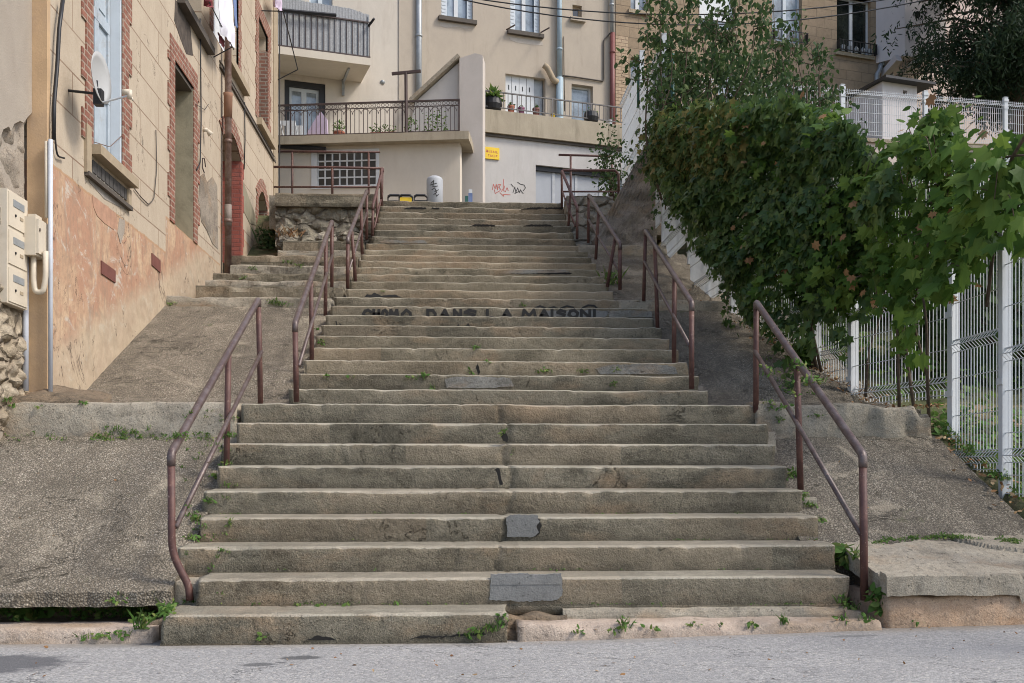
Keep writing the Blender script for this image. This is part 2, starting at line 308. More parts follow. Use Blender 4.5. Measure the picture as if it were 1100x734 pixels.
def tanwall():
    t = NT('tan_render'); x = t.xyz(); z = x[2]; y = x[1]
    cb = t.n('ShaderNodeCombineXYZ'); t.l(y, cb.inputs[0]); t.l(z, cb.inputs[1])
    br = t.n('ShaderNodeTexBrick'); t.l(cb.outputs[0], br.inputs['Vector']); br.inputs['Scale'].default_value = 1
    br.inputs['Brick Width'].default_value = 1.35; br.inputs['Row Height'].default_value = .375; br.inputs['Mortar Size'].default_value = .007; br.inputs['Mortar Smooth'].default_value = 0
    br.inputs['Color1'].default_value = (.46,.39,.30,1); br.inputs['Color2'].default_value = (.49,.415,.32,1); br.inputs['Mortar'].default_value = (.24,.16,.11,1)
    up = t.mix(t.ramp(t.noise(3, 6, .7, t.scale((1,1,.5)), .4), .42, .7, 0, .7), br.outputs[0], (.38,.31,.235))
    up = t.mix(t.ramp(t.noise(130, 2), .45, .75, 0, .4), up, (.33,.25,.17))
    lo = t.mix(t.ramp(t.noise(1.9, 5, .65, t.scale((1,1,.8)), .5), .42, .56), (.52,.375,.25), (.46,.305,.20))
    lo = t.mix(t.ramp(t.noise(1.4, 6, .7, t.scale((1,1.3,.8)), .9), .45, .54, 0, .85), lo, (.40,.225,.15))
    lo = t.mix(t.ramp(t.noise(2.6, 6, .75, t.scale((1,.8,1.2)), 1.2), .57, .64, 0, .85), lo, (.50,.45,.38))
    lo = t.mix(t.ramp(t.noise(3.1, 7, .75, None, 1.2), .55, .66, 0, .75), lo, (.26,.20,.15))
    lo = t.mix(t.ramp(t.noise(14, 6, .75), .48, .66, 0, .7), lo, (.30,.20,.135))
    lo = t.mix(t.ramp(t.noise(2.2, 7, .75, t.scale((1,2.2,.45)), .8), .54, .64, 0, .7), lo, (.30,.22,.16))
    lo = t.mix(t.ramp(t.noise(5, 7, .75, None, 1.5), .60, .66, 0, .8), lo, (.52,.46,.40))
    sk = t.math('ADD', t.math('MULTIPLY', y, -.37), z)          # pale splash band following the slope of the ramp
    lo = t.mix(t.ramp(sk, -1.42, -1.2, .75, 0), lo, t.mix(t.ramp(t.noise(8,5,.7), .4, .7), (.49,.41,.30), (.36,.30,.215)))
    # dado top: 3.55 up to y=12.3, 3.97 up to 15.3, then 4.6
    th = t.math('ADD', 3.55, t.math('ADD', t.math('MULTIPLY', t.math('GREATER_THAN', y, 12.45), .42), t.math('MULTIPLY', t.math('GREATER_THAN', y, 15.3), .75)))
    th = t.math('ADD', th, t.math('MULTIPLY', t.math('SUBTRACT', t.noise(7, 5), .5), .05))
    f = t.math('LESS_THAN', z, th); edge = t.math('LESS_THAN', t.math('ABSOLUTE', t.math('SUBTRACT', z, th)), .012)
    col = t.mix(f, up, lo); col = t.mix(t.math('MULTIPLY', edge, .7), col, (.40,.24,.13))
    cn = t.noise(1.1, 7, .62, t.scale((1,1.2,.7)), .8); cm = t.math('MULTIPLY', t.math('LESS_THAN', t.math('ABSOLUTE', t.math('SUBTRACT', cn, .5)), .0022), t.math('GREATER_THAN', t.noise(1.7, 3), .52))
    col = t.mix(cm, col, (.12,.09,.07))
    h = t.math('ADD', t.math('MULTIPLY', br.outputs[1], t.math('SUBTRACT', 0.0, t.math('SUBTRACT', 1.0, f))), t.math('ADD', t.math('MULTIPLY', t.noise(11, 6, .7), .7), t.math('MULTIPLY', cm, -1.)))
    return t.fin(col, .92, t.bump(h, .01, .7), 0, .15)
M['tan'] = tanwall()
M['orange'] = plain('orange_render', (.54,.375,.225), .9, 0, .10, 5, .5, .15, (.44,.31,.2))
M['cement'] = plaster('grey_cement', (.40,.35,.29), (.33,.285,.235), None, .7, (.25,.21,.17), .5, 1)
M['cement_d'] = concrete('crumbled_cement', (.27,.23,.185), (.36,.31,.25), (.12,.10,.08), .6, .6)
M['niche'] = plain('niche_cement', (.31,.28,.20), .9, 0, .12, 4, .5, .2, (.19,.17,.12))
M['peach'] = plaster('peach_render', (.57,.515,.44), (.52,.47,.40), None, .15, (.40,.34,.28), .45, .4)
M['beige'] = plaster('beige_render', (.475,.41,.33), (.43,.37,.30), None, .2, (.31,.26,.205), .6, .4)
M['cream'] = plaster('cream_render', (.60,.545,.46), (.55,.495,.415), None, .12, (.48,.41,.33), .3, .3)
M['greyr'] = plaster('grey_render', (.53,.51,.485), (.48,.46,.435), None, .15, (.36,.34,.31), .4, .3)
M['finwall'] = plaster('fin_render', (.55,.50,.455), (.50,.455,.41), None, .15, (.38,.34,.3), .4, .3)
M['parapet'] = plaster('parapet_concrete', (.42,.365,.275), (.35,.30,.225), None, .3, (.21,.18,.13), .7, .6)
M['white'] = plain('white_paint', (.60,.62,.63), .45, 0, .05, 5)
M['galv'] = plain('white_coated_wire', (.56,.58,.59), .45, 0, .06, 8)
M['bluesh'] = plain('blue_grey_shutter', (.43,.49,.54), .6, 0, .1, 7, .3, .3, (.33,.33,.32))
M['gblue'] = plain('pale_blue_frame', (.56,.61,.65), .5, 0, .05)
M['curtain'] = plain('curtain', (.55,.58,.60), .8, 0, .08, 9)
M['black'] = plain('black_paint', (.02,.02,.022), .45, 0, .1)
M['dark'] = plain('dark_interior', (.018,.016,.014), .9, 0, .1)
M['iron'] = plain('dark_iron', (.075,.05,.045), .5, 0, .15)
M['iron2'] = plain('grey_iron', (.16,.15,.145), .6, 0, .15)
M['gal'] = plain('zinc', (.34,.36,.37), .45, .3, .12, 9)
M['bluepipe'] = plain('blue_pipe', (.33,.42,.47), .5, 0, .08)
M['brownpipe'] = plain('brown_pipe', (.17,.10,.075), .5, 0, .22, 8, .2, .4, (.25,.19,.16))
M['clay'] = plain('clay_collar', (.27,.145,.09), .8, 0, .12)
M['redpipe'] = plain('red_pipe', (.19,.065,.058), .5, 0, .1)
M['ivory'] = plain('ivory_plastic', (.60,.53,.42), .55, 0, .05, 5, 0, .4, (.50,.43,.33))
M['ivory_d'] = plain('dark_ivory', (.16,.13,.10), .7)  # plain dark brown for the meter box lock
M['pvc'] = plain('grey_conduit', (.52,.55,.60), .5, 0, .08, 6)
M['dish'] = plain('dish_grey', (.42,.42,.41), .45, 0, .05)
M['yellow'] = plain('yellow_sign', (.80,.55,.03), .5, 0, .03)
M['redink'] = plain('red_spray', (.50,.12,.09), .7, 0, .1)
M['ink'] = plain('black_spray', (.03,.028,.025), .7, 0, .2)
M['garage'] = plain('garage_grey', (.38,.40,.43), .5, 0, .05)
M['terracotta'] = plain('terracotta', (.45,.16,.10), .7, 0, .12)
M['purplepot'] = plain('purple_pot', (.30,.12,.20), .6)
M['lilac'] = plain('lilac_cloth', (.56,.46,.58), .85, 0, .06)
M['whitecloth'] = plain('white_cloth', (.76,.75,.82), .85, 0, .04)
M['redcloth'] = plain('dark_red_cloth', (.24,.05,.06), .85, 0, .25)
M['bluecloth'] = plain('blue_cloth', (.18,.25,.45), .85, 0, .2)
M['reed'] = plain('grey_screen', (.42,.43,.44), .8, 0, .2, 30, .6, .2)
M['greennet'] = plain('green_net', (.03,.10,.075), .8, 0, .2, 40, .8, .2)
M['greenpost'] = plain('green_post', (.04,.13,.11), .5)
M['sillst'] = concrete('sill_stone', (.36,.30,.21), (.44,.37,.27), (.17,.14,.10), .5, .3)
M['darksill'] = plain('dark_sill', (.10,.085,.07), .8, 0, .1)
M['silltan'] = plain('tan_sill', (.38,.305,.21), .85, 0, .12, 8, .4)
M['roller'] = plain('roller_blind', (.68,.70,.72), .5, 0, .04)
M['tile_r'] = plain('dark_red_tile', (.19,.075,.06), .6, 0, .15)
M['oriel'] = plaster('oriel_render', (.60,.56,.55), (.56,.52,.51), None, .1, (.36,.33,.31), .3, .3)
M['pinkr'] = plaster('pink_render', (.60,.50,.44), (.56,.46,.40), None, .1, (.45,.37,.32), .3, .3)
M['stoneh'] = brickmat('brown_ashlar', (.35,.265,.18), (.30,.225,.15), (.22,.17,.12), .62, .27, .008, 'x', .35)
def glass(name, c, r=.06):
    t = NT(name); t.fin(t.mix(t.ramp(t.noise(3,4), .4,.6), c, tuple(x*.5 for x in c)), r, t.bump(t.noise(1.5,2), .02, .15), 0, .9); return t.m
M['glass'] = glass('window_glass', (.30,.36,.41)); M['glassd'] = glass('dark_glass', (.03,.035,.03)); M['gblock'] = glass('glass_block', (.018,.022,.022), .35)  # window glass: sky reflection put into the base colour as pale blue
# ================================================================ stairs geometry
RI = .17
def lerp(a,b,t): return a+(b-a)*t
KN = [(1,5.98),(9,8.45),(10,9.11),(18,12.49),(26,15.79),(33,17.89),(34,18.2)]
def SD(i):
    for (a,x),(b,y) in zip(KN, KN[1:]):
        if i <= b: return lerp(x,y,(i-a)/(b-a))
def slopez(y):            # stair slope line, height at depth y
    i = 1
    if y < 5.98: return 0
    while i < 33 and SD(i+1) < y: i += 1
    if i >= 33: return 33*RI
    return RI*(i+(y-SD(i))/(SD(i+1)-SD(i)))
def sheet(f, nu, nv, thick=.1, bottom=True):
    mb = MB(); vs = [f(u/nu, v/nv) for v in range(nv+1) for u in range(nu+1)]
    n = len(vs); lo = [q-Vector((0,0,thick)) for q in vs]
    fs = [(v*(nu+1)+u, v*(nu+1)+u+1, (v+1)*(nu+1)+u+1, (v+1)*(nu+1)+u) for v in range(nv) for u in range(nu)]
    ring = list(range(nu+1))+[v*(nu+1)+nu for v in range(1,nv+1)]+[nv*(nu+1)+u for u in range(nu-1,-1,-1)]+[v*(nu+1) for v in range(nv-1,0,-1)]
    fs += [(ring[k], n+ring[k], n+ring[(k+1)%len(ring)], ring[(k+1)%len(ring)]) for k in range(len(ring))]
    if bottom: fs += [tuple(n+i for i in reversed(f)) for f in list(fs[:nu*nv])]
    mb.add(vs+lo, fs); return mb
def struct(o): o['kind'] = 'structure'; return o
# terrain
def hill(x, y):
    s = lerp(0, 1, max(0, min(1, (x-3.86)/.2)))
    if y < 5.8: b = -.35
    elif y < 18: b = slopez(y)-.75 if y > 6.6 else -.35
    else: b = 5.40
    r = 0.0 if y < 5.9 else min(.95+(y-7.9)*.375, 5.1) if y < 17 else min(5.1+(y-17)*.35, 6.4)
    r = max(r, 0.02) if y > 6.2 else -.3
    if y > 22.6: r = 7.95
    z = lerp(b, r, s)
    if x > 4.4: z += .10*nz((x*1.1, y*1.1, 3))+.35*min(1,(x-4.4)/4)*min(1,max(0,y-6)/5)
    if x < -3.9: z = min(z, b)
    return z
xs = [-150,-60,-25,-12,-7,-4,-3.4,-2,0,2,3,3.6,3.9,4.0,4.1,4.2,4.3,4.4,4.6,4.9,5.2,5.6,6,6.5,7,7.7,8.5,9.5,11,13,16,20,28,50,150]
ys = [-150,-60,-20,-6,2,5,5.8,6.0,6.3,6.6]+[7+.4*k for k in range(26)]+[17.4,17.8,18.2,19,20,21,22,22.5,22.7,24,28,40,80,150,300]
mb = MB(); mb.add([(x,y,hill(x,y)) for y in ys for x in xs], [(j*len(xs)+i, j*len(xs)+i+1,(j+1)*len(xs)+i+1,(j+1)*len(xs)+i) for j in range(len(ys)-1) for i in range(len(xs)-1)])
struct(mb.build('ground', M['grass'], smooth=True, loc=(0,0,0)))
# road, rises a little to the right
def roadz(x): return .022*max(0, x-.3) if x < 12 else .257
f = lambda u,v: Vector((lerp(-30,30,u), lerp(-12,6.35,v), roadz(lerp(-30,30,u))+.004*nz((u*60,v*20,0))))
struct(sheet(f, 120, 40, .2, False).build('road', M['asphalt'], smooth=True, loc=(0,0,0)))
def PYg(px, py):            # on the road
    r = ray(px, py); q = CAMP+r*(CH/-r.z); q = CAMP+r*((CH-roadz(q.x))/-r.z); return q
# kerbstones by the road, left and right
def rough_box(x0,x1,y0,y1,z0,z1,seed,amp=.012,st=.05, topf=None, front_slope=.02, chips=.5):
    mb = MB(); nx = max(2,int((x1-x0)/st)); prof = []
    H = z1-z0
    prof = [(y0+.004, z0),(y0,z0+H*.25),(y0+front_slope*.3,z0+H*.5),(y0+front_slope*.6,z0+H*.75),(y0+front_slope,z1-.022),(y0+front_slope+.01,z1-.007),(y0+front_slope+.028,z1)]
    ny = max(1,int((y1-y0)/.06))
    for k in range(1,ny+1): prof.append((lerp(y0+front_slope+.028,y1,k/ny), z1))
    prof.append((y1,z0)); npf = len(prof); vs=[]
    for i in range(nx+1):
        x = lerp(x0,x1,i/nx); dz = topf(x) if topf else 0
        for k,(y,z) in enumerate(prof):
            a = amp*nz((x*5+seed*7, y*6, z*6)); b = amp*nz((x*14+seed*3, z*16, y*15+9))*.5
            yy = y+(a+b if k < 7 else 0); zz = z+((a*.6+b*.5) if 3 < k < npf-1 else 0)+ (dz if 3<k<npf-1 else 0)
            if 4 <= k <= 6:
                c = max(0, nz((x*3.3, seed*5.1, 0))-.15)*chips*.06; yy += c; zz -= c*.8
            e = 0
            if i in (0, nx): e = .012*nz((y*9,z*9,seed))
            vs.append((x+e,yy,zz))
    fs = [(i*npf+k, i*npf+(k+1)%npf, (i+1)*npf+(k+1)%npf, (i+1)*npf+k) for i in range(nx) for k in range(npf)]
    fs += [tuple(range(npf))[::-1], tuple(nx*npf+k for k in range(npf))]
    mb.add(vs, fs); return mb
def Xat(px, D): return (CAMP+ray(px,500)*D).x
mb = rough_box(-9, Xat(170,6.1), 6.08, 6.42, -.1, .085, 3, .012, .06)
struct(mb.build('kerb', M['pinkkerb'], smooth=True, loc=(0,6,0)))
mb = rough_box(Xat(100,6.1)+.25, Xat(176,6.05)+.02, 6.03, 6.35, -.1, .105, 5, .014, .03)
mb = rough_box(Xat(556,6.05), Xat(960,5.98), 6.0, 6.3, -.1, .10, 8, .014, .04, chips=1.)
struct(mb.build('kerb', M['pinkkerb'], smooth=True, loc=(1,6,0)))
# ---------------------------------------------------------------- staircase
stair = thing('staircase', (.385, 6, 0), 'wide worn concrete staircase climbing from the road to the upper terrace, edges cracked and chipped', 'stairs')
FL = [(1,9,-1.68,2.45),(10,18,-1.40,2.24),(19,26,-1.30,1.98),(27,33,-1.23,1.88)]
STEP = {}
def steplim(i):
    for a,b,l,r in FL:
        if a <= i <= b: return l, r
def mkstep(i):
    xl, xr = steplim(i); D = SD(i); Dn = SD(i+1); z1 = RI*i; z0 = z1-RI
    rnd = random.Random(i*13)
    if i == 1: xl, xr = Xat(179,6.0), Xat(545,6.0)
    if i == 2: xl, xr = Xat(216,6.3), Xat(922,6.25)
    if 2 < i < 9: xl += rnd.uniform(-.03,.03); xr += rnd.uniform(-.03,.03)
    if i == 9: xr += .03
    z0 -= .05
    tilt = .04 if i < 9 else .02
    prof = [(D+.008,z0),(D+.006,z0+.05)]
    for k in range(1,6): prof.append((D+.006-.0012*k, z0+.05+(RI-.016)*k/5-.0))
    prof += [(D+.0012,z1-.009),(D+.007,z1-.002),(D+.018,z1)]
    nt_ = 7
    for k in range(1,nt_+1):
        y = lerp(D+.022, Dn+.06, k/nt_); prof.append((y, z1+(y-D)*tilt))
    prof += [(Dn+.06, z0)]
    n = len(prof); st = .022 if i < 10 else .035 if i < 20 else .05
    nx = int((xr-xl)/st)
    cracks = []
    if i < 10 and i > 1: cracks = [((Xat(541, D)) + rnd.uniform(-.05,.05), .006)]
    for _ in range(1): cracks.append((rnd.uniform(xl+.3,xr-.3), rnd.uniform(.002,.004)))
    vs = []
    for q in range(nx+1):
        x0_ = lerp(xl,xr,q/nx)
        wear = .006*math.cos((x0_-.385)/(xr-xl)*2.2)
        for k,(y,z) in enumerate(prof):
            x = x0_
            if 0 < k < n-1:
                if k <= 9: y += .003*nz((x*2, 0, i*3.1))+.0024*nz((x*13, z*8, i))+.0016*nz((x*31, z*35, i))
                if k >= 7: z += .0022*nz((x*1.4, 0, i*5))+.0018*nz((x*9, y*5, i))+.0014*nz((x*28, y*24, i))-wear*.3
                if 5 <= k <= 10:
                    c = max(0, nz((x*2.3, i*7.7, .3))-.24)*.05+max(0, nz((x*9.0, i*3.3, 1.3))-.26)*.045+max(0, nz((x*24, i*3.3, 4.3))-.2)*.02
                    wgt = {5:.35,6:.7,7:1,8:1,9:.9,10:.3}[k]; y += c*wgt; z -= c*.55*wgt if k > 5 else 0
                for cx_, wd in cracks:
                    ck = cx_+.05*nz((z*11, y*5, i*2.3+cx_*3))
                    dd = abs(x-ck)
                    if dd < st*.75: 
                        if k <= 8: y += wd*2.6
                        else: z -= wd*1.2
            if q in (0, nx): x += (.025*nz((y*6, z*9, i))) * (1 if q else 1)
            vs.append((x,y,z))
    mb = MB()
    fs = [(a*n+k, a*n+(k+1)%n, (a+1)*n+(k+1)%n, (a+1)*n+k) for a in range(nx) for k in range(n)]
    fs += [tuple(range(n))[::-1], tuple(nx*n+k for k in range(n))]
    mb.add(vs, fs)
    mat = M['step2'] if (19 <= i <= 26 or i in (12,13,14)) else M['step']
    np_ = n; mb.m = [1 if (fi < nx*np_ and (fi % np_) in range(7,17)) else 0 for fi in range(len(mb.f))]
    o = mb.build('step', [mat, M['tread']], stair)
    sm = [len(p.vertices) == 4 for p in o.data.polygons]; o.data.polygons.foreach_set('use_smooth', sm)
    STEP[i] = o
for i in range(1, 34): mkstep(i)
STEP[1]['label'] = 'short broken slab, lowest step, ending halfway'
# block left of the second step and odd blocks on the right ends
mb = rough_box(Xat(181,6.3), Xat(214,6.3), 6.37, 6.70, .10, .325, 11, .014, .03); mb.build('step_end_block', M['slab'], stair)
mb = rough_box(Xat(862,7.3), Xat(884,7.3), 7.26, 7.6, .45, .80, 12, .014, .03); mb.build('step_end_block', M['kerb'], stair)
mb = rough_box(Xat(818,8.2), Xat(838,8.2), 8.16, 8.5, 1.1, 1.30, 14, .014, .03); mb.build('step_end_block', M['kerb'], stair)
mb = rough_box(Xat(926,6.1), Xat(945,6.1), 6.2, 6.5, -.02, .135, 15, .014, .03); mb.build('step_end_block', M['kerb'], stair)
# lower lip under the second step
mb = rough_box(Xat(606,6.25), Xat(922,6.22), 6.235, 6.40, -.02, .158, 21, .006, .03); mb.build('step_lip', M['kerb'], stair)
# mortar patches (each on its step)
def patch(i, pts, mat, out=.006, name='mortar_patch', tread=.0):
    """outline given in pixels on the riser of step i"""
    y = SD(i)+.004-out; F = Fr((0,y,0),(1,0,0),(0,-1,0)); mb = MB()
    raw = [F.uv(a,b) for a,b in pts]; ol = []
    for q,(A,B) in enumerate(zip(raw, raw[1:]+raw[:1])):
        L = math.hypot(B[0]-A[0],B[1]-A[1]); m_ = max(1,int(L/.012)); nx_,nz_ = -(B[1]-A[1])/(L+1e-6),(B[0]-A[0])/(L+1e-6)
        for w_ in range(m_):
            t_ = w_/m_; e = (.009*nz((A[0]*31+t_*L*40, A[1]*37, i))+.004*nz((t_*L*150, A[1]*17, i)))*(1 if w_ else .3); ol.append((lerp(A[0],B[0],t_)+nx_*e, lerp(A[1],B[1],t_)+nz_*e))
    mb.plate(F, ol, [], -.03, 0.0)
    return mb.build(name, mat, STEP[i])
patch(2, [(526,645),(527,617),(545,616),(580,617),(603,616),(604,640),(598,645),(560,646)], M['patch'])
mb = MB(); q0 = Xat(527,6.3); q1 = Xat(603,6.3); mb.hexa([(q0,6.284,.30),(q1,6.284,.30),(q1,6.42,.30),(q0,6.42,.30),(q0,6.284,.3455),(q1,6.284,.3455),(q1-.02,6.40,.3505),(q0+.03,6.40,.3505)]); mb.build('mortar_patch', M['patch'], STEP[2])
patch(4, [(545,577),(544,556),(549,553),(577,553),(580,560),(576,566),(579,572),(573,577)], M['patch'])
patch(11, [(480,417),(478,408),(487,405),(520,405),(548,406),(552,415),(530,417)], M['patch2'])
patch(12, [(645,402),(640,396),(655,392),(700,391),(725,394),(728,402)], M['patch2'])
patch(17, [(580,341),(582,334),(640,333.6),(655,335),(650,341)], M['patch'])
patch(17, [(655,341),(652,334),(680,333.6),(700,335),(700,341)], M['patch2'])
patch(22, [(537,294),(543,291),(560,289.8),(585,290),(606,290.2),(612,292.5),(570,294.0)], M['patch2'])
patch(26, [(407,260.5),(414,257.6),(440,259),(455,258),(459,261.5),(440,261),(420,261.5)], M['patch2'])
def stroke(mb, F, pts, wd=.014, out=.0):
    q = [F.uv(a,b) for a,b in pts]
    for (a0,z0),(a1,z1) in zip(q,q[1:]):
        L = math.hypot(a1-a0,z1-z0) or 1e-4; na=(-(z1-z0)/L*wd/2, (a1-a0)/L*wd/2); ea=((a1-a0)/L*wd*.4,(z1-z0)/L*wd*.4)
        A=(a0-ea[0],z0-ea[1]); B=(a1+ea[0],z1+ea[1]); out += .00035
        mb.add([F.p(A[0]+na[0],A[1]+na[1],out),F.p(A[0]-na[0],A[1]-na[1],out),F.p(B[0]-na[0],B[1]-na[1],out),F.p(B[0]+na[0],B[1]+na[1],out)],[(0,1,2,3)])
# spray lettering on the seventeenth riser: CHOMO DANS LA MAISON
F17 = Fr((0, SD(17)-.007, 0),(1,0,0),(0,-1,0))
Y0,Y1 = 333.3,341.3
def let(ch, x, w):
    a,b = Y0,Y1; m=(a+b)/2
    return {'C':[[(x+w,a+2),(x+w*.6,a),(x+w*.2,a+1),(x,m),(x+w*.2,b-.6),(x+w*.6,b),(x+w,b-1.5)]],
     'H':[[(x,a),(x,b)],[(x+w,a),(x+w,b)],[(x,m),(x+w,m)]],
     'O':[[(x,m+1),(x+w*.2,a+1),(x+w*.6,a),(x+w,m-1),(x+w*.9,b-1),(x+w*.4,b),(x,m+1)]],
     'Q':[[(x,b),(x+w*.1,m),(x+w*.5,a),(x+w*.9,m-1),(x+w,b)]],
     'M':[[(x,b),(x+w*.1,a),(x+w*.5,b-2),(x+w*.85,a),(x+w,b)]],
     'D':[[(x,b),(x,a),(x+w*.7,a+.5),(x+w,m),(x+w,b)]],
     'A':[[(x,b),(x+w*.5,a),(x+w,b)],[(x+w*.2,b-2.4),(x+w*.85,b-2.4)]],
     'N':[[(x,b),(x,a),(x+w,b),(x+w,a)]],
     'S':[[(x+w,a+1.5),(x+w*.4,a),(x,a+2.5),(x+w*.9,m+1),(x+w*.8,b-.5),(x,b)]],
     'L':[[(x,a),(x,b),(x+w,b)]],'I':[[(x,a),(x,b)]]}[ch]
mb = MB()
for ch,x,w_ in [('C',390.5,8),('H',401.5,5.5),('O',410.5,5.5),('M',419,8.5),('Q',431.5,10),('D',459.5,8),('A',473.5,8.5),('N',488,7),('S',499.5,11),('L',523.5,6),('A',540,9),('M',561.5,14),('A',580,9),('I',593,2),('S',599,8),('O',611,9.5),('N',624.5,9),('I',638.5,2)]:
    mb = MB()
    for s_ in let(ch,x,w_): stroke(mb, F17, s_, .034)
    mb.build('spray_letter', M['ink'], STEP[17], fix=False)
F18 = Fr((0, SD(18)-.008, 0),(1,0,0),(0,-1,0)); mb = MB()
for s_ in [[(413,331.6),(416,329.8)],[(575,331),(580,329),(586,331.2)],[(590,331),(595,330),(599,331.5)],[(603,331),(609,329),(616,330.6)],[(626,330.6),(632,328.2),(638,328.6),(641,331)]]:
    mb = MB(); stroke(mb, F18, s_, .022); mb.build('spray_mark', M['ink'], STEP[18], fix=False)
F16 = Fr((0, SD(16)-.008, 0),(1,0,0),(0,-1,0)); mb = MB()
for s_ in [[(490,352.5),(492.5,349)],[(494,352.5),(492.5,350)],[(500,352),(503,348)],[(503,349),(505.5,352.5)],[(361,345.5),(362,352)],[(365,348),(369,352.5)]]: mb = MB(); stroke(mb, F16, s_, .014); mb.build('spray_mark', M['ink'], STEP[16], fix=False)
patch(19, [(391.5,319.3),(394,316.2),(399,316.6),(402,314.6),(406,316),(409,318),(418,316.6),(425,317),(431.5,319.3)], M['ink'], .008, 'black_smear')
# hollow broken out under treads, as dark gaps between stones
def fill(x0,x1,y0,y1,z0,z1,mat='soil'):
    mb = rough_box(x0,x1,y0,y1,z0,z1,x0*3,.02,.02,lambda x:.02*nz((x*9,1,2))); return mb.build('bedding', M[mat], stair)
fill(Xat(540,6.2),Xat(610,6.2),6.17,6.4,-.05,.125); fill(Xat(160,6.2),Xat(186,6.2),6.2,6.4,-.05,.10); fill(Xat(520,6.1),Xat(560,6.1),6.06,6.3,-.05,.05)
def gap(i, pts): return patch(i, pts, M['dark'], .003, 'open_joint')
gap(27, [(505,243),(510,241),(531,241.5),(532,243)]); gap(27, [(562,243),(570,241.3),(590,241.3),(594,243)])
gap(22, [(548,294.6),(565,292.5),(580,293.5),(600,292),(616,293.5),(612,295)])
gap(32, [(430,225),(440,222.6),(470,223.2),(480,224.8)]); gap(32, [(560,224.8),(570,223),(605,223),(604,225)])
for i_,pts_g in [(5,[(537,521),(535,512),(532,504),(536,503),(538,508),(538,514),(540,521)]),(7,[(541,474),(538,467),(543,463),(546,470),(545,475)]),(4,[(573,577),(577,566),(572,562),(579,557),(582,564),(580,573)]),(12,[(514,403),(511,396),(513,391),(516,399)])]: gap(i_, pts_g)
gap(1, [(330,687.5),(338,683.5),(350,683.5),(362,687.8)]); gap(1, [(440,686.6),(455,682.6),(475,684),(500,681.4),(520,679),(522,682)])
# ---------------------------------------------------------------- ramps and cross kerbs
XW = -3.35
def rampf(x0,x1,y0,y1,z0,z1,seed,amp=.012, edge=.05):
    def f(u,v):
        x = lerp(x0,x1,u); y = lerp(y0,y1,v); z = lerp(z0,z1,v)
        z += amp*nz((x*1.6,y*1.6,seed))+.006*nz((x*9,y*9,seed))+.003*nz((x*30,y*30,seed))
        if v == 0: y += edge*nz((x*2.2,seed,0))+.025*nz((x*9,seed,0))
        return Vector((x,y,z))
    return f
struct(sheet(rampf(-9,-1.66,6.28,8.46,.27,1.27,1.3), 150, 50, .085).build('path', M['ramp'], smooth=False, loc=(-3,7,0)))
mb = MB(); mb.box(-9,-1.72,6.75,8.46,-.3,.32); 
struct(sheet(rampf(-9,-1.70,6.42,6.9,.04,.09,2.3), 60, 6, .2).build('verge', M['soil'], smooth=True, loc=(-3,6.4,0)))
mb = MB(); mb.hexa([(-9,6.72,.0),(-1.70,6.72,0),(-1.70,8.4,0),(-9,8.4,0),(-9,6.72,.33),(-1.70,6.72,.33),(-1.70,8.4,1.1),(-9,8.4,1.1)]); struct(mb.build('ramp_core', M['soil'], loc=(-3,7,0)))
def topk(x): return .02*nz((x*2.5,1,1))
struct(rough_box(-4.6,-1.72,8.43,8.80,1.16,1.535,31,.02,.04,topk).build('kerb', M['slab'], smooth=True, loc=(-2.5,8.5,1.2)))
def ramp2(x0,x1,seed,amp=.012):
    g = rampf(x0,x1,8.78,12.5,0,0,seed,amp)
    def f(u,v):
        q = g(u,v); k = max(0,(q.y-9.35)/3.05); k = k if k > .06 else max(0,(q.y-9.0)/3.05)**1.0*.5 if q.y>9.0 else 0
        q.z += 1.52+min(1.,k)*1.40+.0*k; return q
    return f
struct(sheet(ramp2(XW-.4,-1.40,3.3), 70, 100, .3).build('path', M['ramp'], smooth=False, loc=(-2.5,10,1)))
# strip of dirt at the foot of the near house
def dirt(u,v):
    x = lerp(-3.75,-2.9,u); y = lerp(8.46,9.1,v); k = max(0,1-abs((x+3.35)/.75))
    return Vector((x,y,1.50+.17*v*.4+.16*k*(.4+.6*v)+.03*nz((x*5,y*5,1))+.012*nz((x*20,y*20,1))))
struct(sheet(dirt, 60, 14, .3).build('verge', M['soil'], smooth=True, loc=(-4,8.8,1.4)))
struct(rough_box(XW-.05,-1.44,12.47,12.9,2.80,3.055,33,.022,.04,topk,chips=1.4).build('kerb', M['kerb'], smooth=True, loc=(-2.5,12.6,2.8)))
# right side
struct(sheet(rampf(2.30,3.98,6.75,8.46,.48,1.27,5.3,.02), 60, 60, .3).build('path', M['rampR'], loc=(3.2,7.5,.5)))
def slabtop(u,v):
    x = lerp(Xat(963,6.05),5.2,u); y = lerp(6.05+.02*u,6.95,v); z = lerp(.372,.56,v**1.2)+.03*nz((x*1.3,y*1.3,5))+.010*nz((x*6,y*6,5))+.005*nz((x*25,y*25,5))-.035*max(0,1-abs(nz((x*.9+3,y*1.6,2)))/.018)-(.02 if nz((x*.9+3,y*1.6,2))>0 else 0)+.025*math.exp(-((x-3.35)/.5)**2-((y-6.65)/.25)**2)
    if v == 0: y += .06*nz((x*1.7,0,8))+.006*nz((x*9,0,8)); z -= .012
    return Vector((x,y,z))
struct(sheet(slabtop, 160, 70, .115).build('pavement_slab', M['slab'], smooth=False, loc=(3.3,6.3,.2)))
struct(rough_box(Xat(964,6.07),5.2,6.07,6.9,-.1,.235,41,.022,.03,lambda x:.012*(x-2.5)+.012*nz((x*3,2,2))).build('kerb', M['redstone'], smooth=True, loc=(3.3,6.1,0)))
mb = MB(); mb.box(2.62,5.2,6.45,7.2,-.2,.33); struct(mb.build('ramp_core', M['soil'], loc=(3.3,6.8,-.2)))
